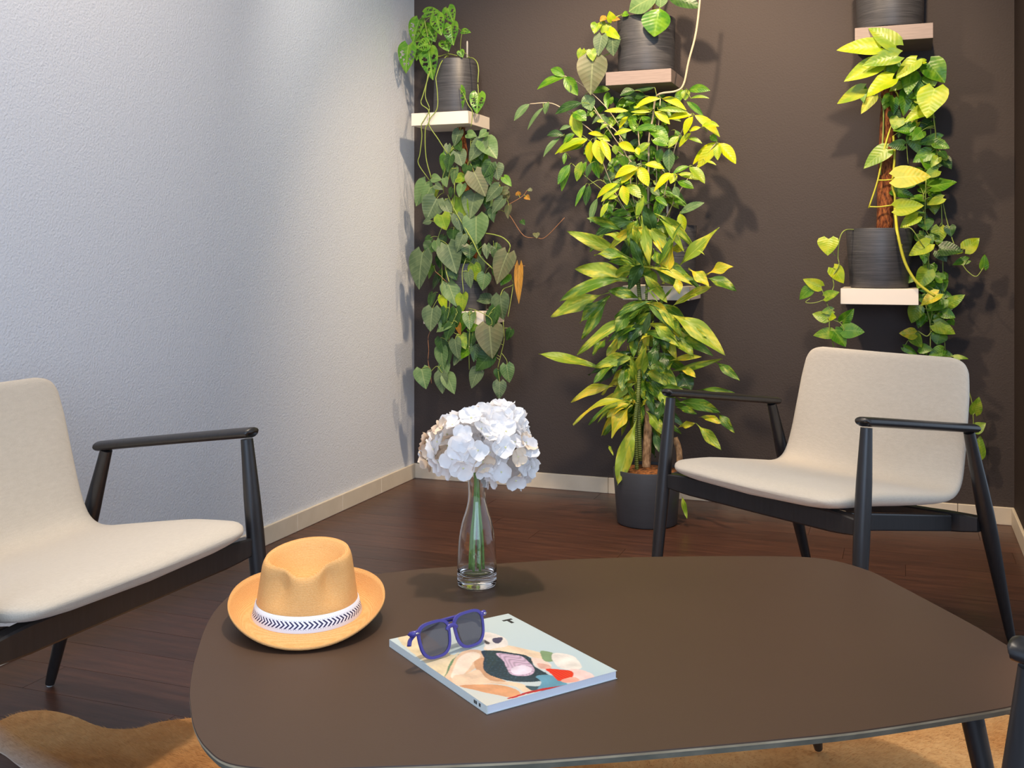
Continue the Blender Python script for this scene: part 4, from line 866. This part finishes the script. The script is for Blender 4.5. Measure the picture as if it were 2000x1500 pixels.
leaves(dr, (1040,400), 7.5, [(1480,800,498,385,175,'p',.03),(1385,430,795,195,125,'q',.14),(1450,600,1050,440,110,'p',.18),(1480,840,905,728,135,'q',.14),(1560,1190,615,938,245,'p',.14),(1440,1090,395,1415,190,'q',.16),(1600,1390,1108,1262,150,'q',.12),(1130,1290,268,1640,205,'p',.05),
 (1650,960,1430,480,120,'d',0),(1480,800,1318,205,105,'s',.02),(1140,1330,690,1725,160,'q',.0),(1130,1340,712,1975,140,'q',.0),(1620,820,1500,400,120,'p',0),(1540,900,1100,840,110,'q',.15)], 'strap', D0, D1, fwd=.04, **ks)
leaves(dr, (1230,400), 7.5, [(600,1020,1325,335,175,'p',-.02),(490,1160,640,560,185,'r',.0),(600,700,795,655,105,'r',.25),(330,1060,742,275,95,'q',-.02),(380,490,210,0,175,'d',0),(610,1500,1185,1180,140,'r',.02),(860,935,1165,1215,150,'r',.1),(1110,1030,1520,908,135,'r',.1),(1100,1070,1560,1252,165,'q',.12),
 (680,1035,732,1305,115,'r',.0),(620,1060,975,1110,80,'q',.1),(330,1075,0,600,130,'q',0),(300,500,110,330,100,'r',.1),(250,900,285,560,150,'q',0),(300,480,475,710,60,'r',.2),(180,640,212,815,55,'r',0),(120,620,60,300,130,'p',0),(350,640,420,860,120,'q',0),(380,900,640,560,60,'q',0),(520,600,630,480,80,'s',.1),
 (940,690,1100,740,30,'p',.3),(430,1180,200,1300,30,'q',0),(240,1200,420,1440,28,'q',0),(470,1420,640,1200,28,'q',0)], 'strap', D0, D1, fwd=.03, **ks)
leaves(dr, (1040,590), 7.5, [(1580,165,660,785,150,'p',.12),(1110,500,880,775,145,'q',0),(1100,1000,92,765,185,'p',.02),(1510,60,1215,480,190,'q',.12),(1410,430,1085,800,150,'r',.02),(1300,800,890,1190,135,'q',.04),(1275,1240,565,1475,120,'r',.2),(1500,320,1485,830,110,'q',0),
 (1560,1300,1440,780,110,'p',0),(1550,1300,1625,620,135,'p',0),(1390,640,1432,975,125,'r',.0),(1360,900,1315,1315,135,'q',0),(1330,340,1050,500,60,'r',.1),(1150,800,1078,985,60,'r',0),(1440,260,1250,700,130,'q',.08),(1500,900,1350,1200,110,'q',.05),(1250,700,1180,1050,130,'d',.05),(1600,120,1500,600,120,'d',.0)], 'strap', D0, D1, fwd=.05, **ks)
leaves(dr, (1230,590), 7.5, [(200,530,300,140,85,'s',0),(550,165,1402,785,235,'p',.16),(620,510,1245,805,125,'q',.16),(690,395,1125,505,110,'p',.12),(440,270,685,845,150,'r',.02),(600,480,935,785,190,'q',.1),(520,1030,1370,825,85,'p',-.02),(1240,870,1600,1145,115,'q',.08),(570,870,1042,800,85,'r',.08),(505,720,500,1005,115,'d',0),
 (350,480,160,545,60,'r',.15),(120,1255,255,630,145,'p',0),(110,1255,25,820,95,'p',0),(400,990,685,1265,150,'q',.15),(390,1000,260,1050,60,'r',.1),(720,1000,900,1295,250,'d',.05),(750,1000,965,1105,95,'r',.25),(500,1290,560,1490,115,'q',0),(400,1260,805,1295,65,'q',.1),(960,1300,1525,1330,60,'q',.12),
 (400,600,300,950,140,'d',0),(480,300,360,700,110,'d',0),(640,700,560,1000,120,'q',0),(400,860,340,960,60,'r',.1),(620,260,760,420,90,'q',.1),(560,290,660,240,26,'q',0),(310,820,200,1150,110,'d',0)], 'strap', D0, D1, fwd=.05, **ks)
leaves(dr, (1080,700), 4.17, [(680,365,165,545,72,'r',.3),(680,355,288,540,62,'q',.28),(655,355,438,488,82,'r',.2),(645,380,470,645,105,'r',.15),(680,495,528,1032,135,'p',.04),(760,430,905,625,82,'p',.1),(860,250,935,405,62,'p',.05),(1000,360,1362,440,85,'q',.12),(1000,400,1175,455,52,'q',.1),
 (1190,480,1370,530,65,'r',.15),(1330,440,1472,605,62,'q',.12),(1165,528,1372,748,75,'p',.02),(1020,565,1160,530,50,'r',.1),(1048,1110,1092,1305,42,'l',.1),(450,710,492,792,24,'p',.2),(720,392,772,330,30,'r',0),(960,330,1180,300,50,'q',.1),(820,560,880,780,60,'d',0),(700,380,600,220,40,'q',.1),(690,370,620,230,36,'q',.1),(900,330,860,520,80,'d',.1)], 'strap', .42, .48, fwd=.04, **ks)
rr = random.Random(5)
for i in range(120):
    cy = rr.choice([430,520,600,640,700,740,770,800]); bx = 1248+(cy<700)*rr.uniform(0,40)+rr.uniform(-4,4); a = rr.uniform(-.35,pi+.35); L = rr.uniform(45,105); d = rr.uniform(.30,.44)
    x1, y1 = bx+cos(a)*L, cy+rr.uniform(-20,20)+abs(sin(a))*L*.55+L*.35
    if y1 > 905: continue
    leaf(dr, W(bx,cy+rr.uniform(-15,15),.40), W(x1,y1,d), rr.uniform(17,27)*4.0/F, 'strap', LM[rr.choice('qqpdqpr')], rr.uniform(.12,.3))
# ---- golden pothos on the right
E_ = S(-.088,.128,1.07); po = thing('golden_pothos', 'golden pothos climbing a coir pole in the pot above the right chair', 'plant', E_)
pole(po, W(1727,452,.128), W(1738,172,.128), .030)
st = []; f = cw((1540,400),3); h = cw((1540,0),3.125); k8 = cw((1620,40),5.77); k7 = cw((1740,380),4.69)
for fn, pts, r, mt in ((f,[(395,145,.2),(330,150,.24),(300,200,.25),(290,300,.25),(295,355,.25),(260,420,.26),(265,480,.26),(225,570,.26),(245,620,.26),(240,720,.26),(265,830,.24),(300,950,.2)],.0022,M_VINE),
 (f,[(275,300,.25),(250,260,.25),(238,205,.25)],.0018,M_VINE),(f,[(125,550,.26),(100,572,.26),(150,575,.26),(215,555,.26)],.0016,M_VINE),(f,[(240,670,.26),(300,690,.26),(330,735,.26)],.0016,M_VINE),(f,[(190,480,.26),(205,520,.26),(225,570,.26)],.0015,M_VINE),
 (f,[(625,0,.19),(630,90,.21),(640,170,.262),(680,330,.262),(740,440,.262),(800,495,.262),(858,535,.262)],.0058,M_VINEY),
 (f,[(790,-60,.12),(790,100,.10),(790,350,.1),(800,560,.12),(830,700,.12),(830,870,.12)],.0022,M_VINE),(f,[(895,-40,.12),(905,300,.1),(905,560,.1),(920,900,.1)],.0022,M_VINE),(f,[(900,-40,.12),(925,80,.12),(970,230,.12),(1000,280,.13)],.002,M_VINE),
 (f,[(1020,350,.14),(1050,390,.14),(1100,420,.15),(1142,370,.15)],.0018,M_VINE),(f,[(670,140,.2),(720,140,.22),(780,230,.2),(820,300,.15),(815,480,.12)],.002,M_VINE),(f,[(1000,900,.06),(1060,1100,.06),(1080,1200,.06),(1085,1400,.06),(1075,1490,.06),(1115,1475,.06)],.0018,M_VINE),
 (f,[(830,700,.12),(840,620,.13),(800,610,.13),(770,600,.13)],.0016,M_VINE),(f,[(760,740,.13),(810,770,.13),(840,740,.12)],.0022,M_VINE),
 (h,[(645,540,.16),(672,600,.17),(655,710,.17),(620,790,.17),(580,930,.18),(545,1100,.18),(490,1270,.18)],.0034,M_VINEY),(h,[(545,1100,.18),(590,1100,.175),(635,1095,.17)],.0028,M_VINEY),(h,[(490,1262,.18),(560,1262,.18),(645,1250,.175)],.0028,M_VINEY),
 (h,[(640,830,.165),(648,950,.17),(635,1130,.17),(650,1200,.17),(650,1320,.18),(690,1500,.21)],.0046,M_VINEY),(h,[(560,590,.16),(580,680,.16),(575,860,.16),(560,1000,.15),(580,1150,.15)],.003,M_VINE),
 (k8,[(1175,1050,.2),(1180,1130,.2),(1195,1240,.18),(1205,1400,.16),(1210,1520,.14)],.0024,M_VINE),(k8,[(1140,1200,.15),(1150,1500,.13)],.0018,M_VINE),(k8,[(1130,470,.18),(1060,540,.18),(900,650,.17),(730,750,.16)],.0022,M_VINE),
 (k8,[(750,290,.22),(780,400,.2),(740,560,.18),(720,700,.165)],.0026,M_VINE),(k8,[(560,490,.2),(640,530,.18),(720,640,.165)],.002,M_VINE),(k8,[(360,760,.2),(520,850,.19),(620,900,.17)],.002,M_VINE),(h,[(840,1100,.14),(830,1400,.12)],.0022,M_VINE),(h,[(720,870,.14),(730,1000,.14)],.0016,M_VINE)):
    st.append(stemline(po, [fn(*p) for p in pts], r, mt))
kp = dict(stems=st, arch=.07, maxst=.09)
leaves(po, (1620,40), 5.77, [(750,282,438,80,200,'l',.05,.26),(570,300,78,332,185,'y',.05,.26),(770,400,370,512,175,'l',.1,.27),(560,490,163,692,195,'y',.06,.24),(750,470,640,668,115,'m',0,.2),(980,450,742,662,165,'y',.05,.24),(1080,460,960,472,62,'y',.1,.23),(1120,480,1300,705,240,'m',.02,.2),
 (920,590,880,845,165,'m',0,.2),(1130,620,1185,742,165,'l',0,.19),(1030,640,972,862,125,'m',0,.19),(710,660,412,858,235,'y',.05,.27),(1185,765,1100,1105,300,'y',.02,.26),(385,770,85,942,135,'y',.06,.2),(365,760,385,925,95,'m',0,.19),(500,850,355,1055,115,'r',.05,.19),
 (1085,1000,838,1152,135,'y',.06,.2),(870,800,830,1085,135,'m',0,.18),(730,880,722,1065,95,'m',0,.19),(1010,900,900,1010,85,'d',0,.16),(785,1100,722,1232,160,'l',.1,.2),(820,1110,778,1325,175,'d',0,.15),(990,1150,850,1285,90,'r',.1,.17),(1150,1130,1008,1255,125,'d',.05,.15),
 (1255,1330,1000,1398,125,'m',.12,.17),(930,1290,1012,1505,135,'m',0,.15),(1130,1420,1180,1520,150,'m',0,.13),(1080,900,1010,960,90,'m',.1,.16),(850,900,930,1010,110,'d',0,.15)], 'heart', .2, .24, **kp)
leaves(po, (1540,0), 3.125, [(605,910,458,1028,92,'l',.12,.18),(870,930,758,992,80,'m'),(945,950,828,1042,82,'l'),(912,1040,820,1082,60,'l'),(945,965,995,1032,62,'d'),(650,1085,872,1082,130,'r',.06,.22),(632,1160,772,1205,60,'m'),(655,1270,828,1255,92,'y',.04,.2),(875,1140,1027,1108,95,'m',-.02),(942,1210,843,1252,50,'y',.1),
 (820,1300,690,1290,10,'m'),(870,1010,800,960,70,'m')], 'heart', .13, .17, **kp)
leaves(po, (1740,380), 4.69, [(245,200,83,312,112,'y',.12,.18),(310,230,330,335,130,'m'),(445,300,425,465,122,'y'),(540,290,552,385,92,'d'),(355,450,162,562,120,'y',.1,.18),(460,500,665,520,135,'d',.02),(560,520,665,532,48,'y'),(680,500,812,398,120,'y',-.05),(705,600,563,648,72,'m',.15),(850,675,860,545,72,'m',0),
 (340,690,240,865,140,'l',.05,.15),(200,760,152,815,60,'m'),(475,780,375,718,90,'m',-.1),(435,910,275,1022,112,'r',.05,.16),(485,955,325,1070,135,'m',.05),(550,1000,438,1082,92,'s',.05),(530,1005,682,918,95,'l',-.05),(470,1080,592,1132,92,'m',.1),(400,1190,592,1278,120,'l',.08),(445,1280,420,1375,135,'m',0),
 (240,1020,188,1178,125,'l',0,.15),(262,1090,272,1215,92,'m',0),(220,1275,75,1270,100,'r',-.1,.15),(200,1290,282,1402,105,'l',0,.14),(118,1400,245,1470,60,'m'),(285,1400,332,1470,82,'m'),(420,1470,530,1490,44,'m',.15),(580,1490,712,1505,44,'l',.15),(540,1150,580,1200,60,'m'),(420,1100,460,1160,70,'l')], 'heart', .10, .14, **kp)
rr = random.Random(15)
for i in range(70):
    if i < 26: y = rr.uniform(120,330); x = 1745+rr.uniform(-45,75)+(y>230)*25; d = rr.uniform(.17,.2)
    else: y = rr.uniform(330,690); x = 1800+rr.uniform(-28,36)*(1 if y > 450 else .7)+(y>560)*8; d = rr.uniform(.06,.13)
    if 1690 < x < 1790 and 440 < y < 600 : x += 50
    a = rr.uniform(0,pi); L = rr.uniform(22,38)
    if i < 26 and y > 240 and x < 1765: continue
    leaf(po, W(x,y,d), W(x+cos(a)*L,y+sin(a)*L*.8,d+.01), L*rr.uniform(.6,.8)*4/F, 'heart', LM[rr.choice('mmdmlm')], .08, st, maxst=.07)
leaves(po, (1540,400), 3, [(235,200,230,298,104,'y',0,.25),(262,370,322,462,80,'y',0,.25),(188,480,84,435,62,'y',-.06,.26),(130,490,64,556,60,'m',.1,.26),(215,540,300,512,60,'l',-.1,.26),(260,620,190,630,42,'l',.15,.26),(228,665,138,638,62,'l',-.05,.26),(240,655,282,660,42,'y',0,.26),(315,682,384,608,62,'m',-.05,.26),
 (322,735,447,746,82,'m',.06,.26),(260,752,143,766,60,'l',.12,.26),(270,740,335,833,88,'m',.05,.26),(1090,1220,1117,1125,62,'l',0,.06),(1090,1320,1157,1278,62,'l',-.05,.06),(1115,1475,1125,1350,64,'l',0,.06)], 'heart', .2, .26, **kp)
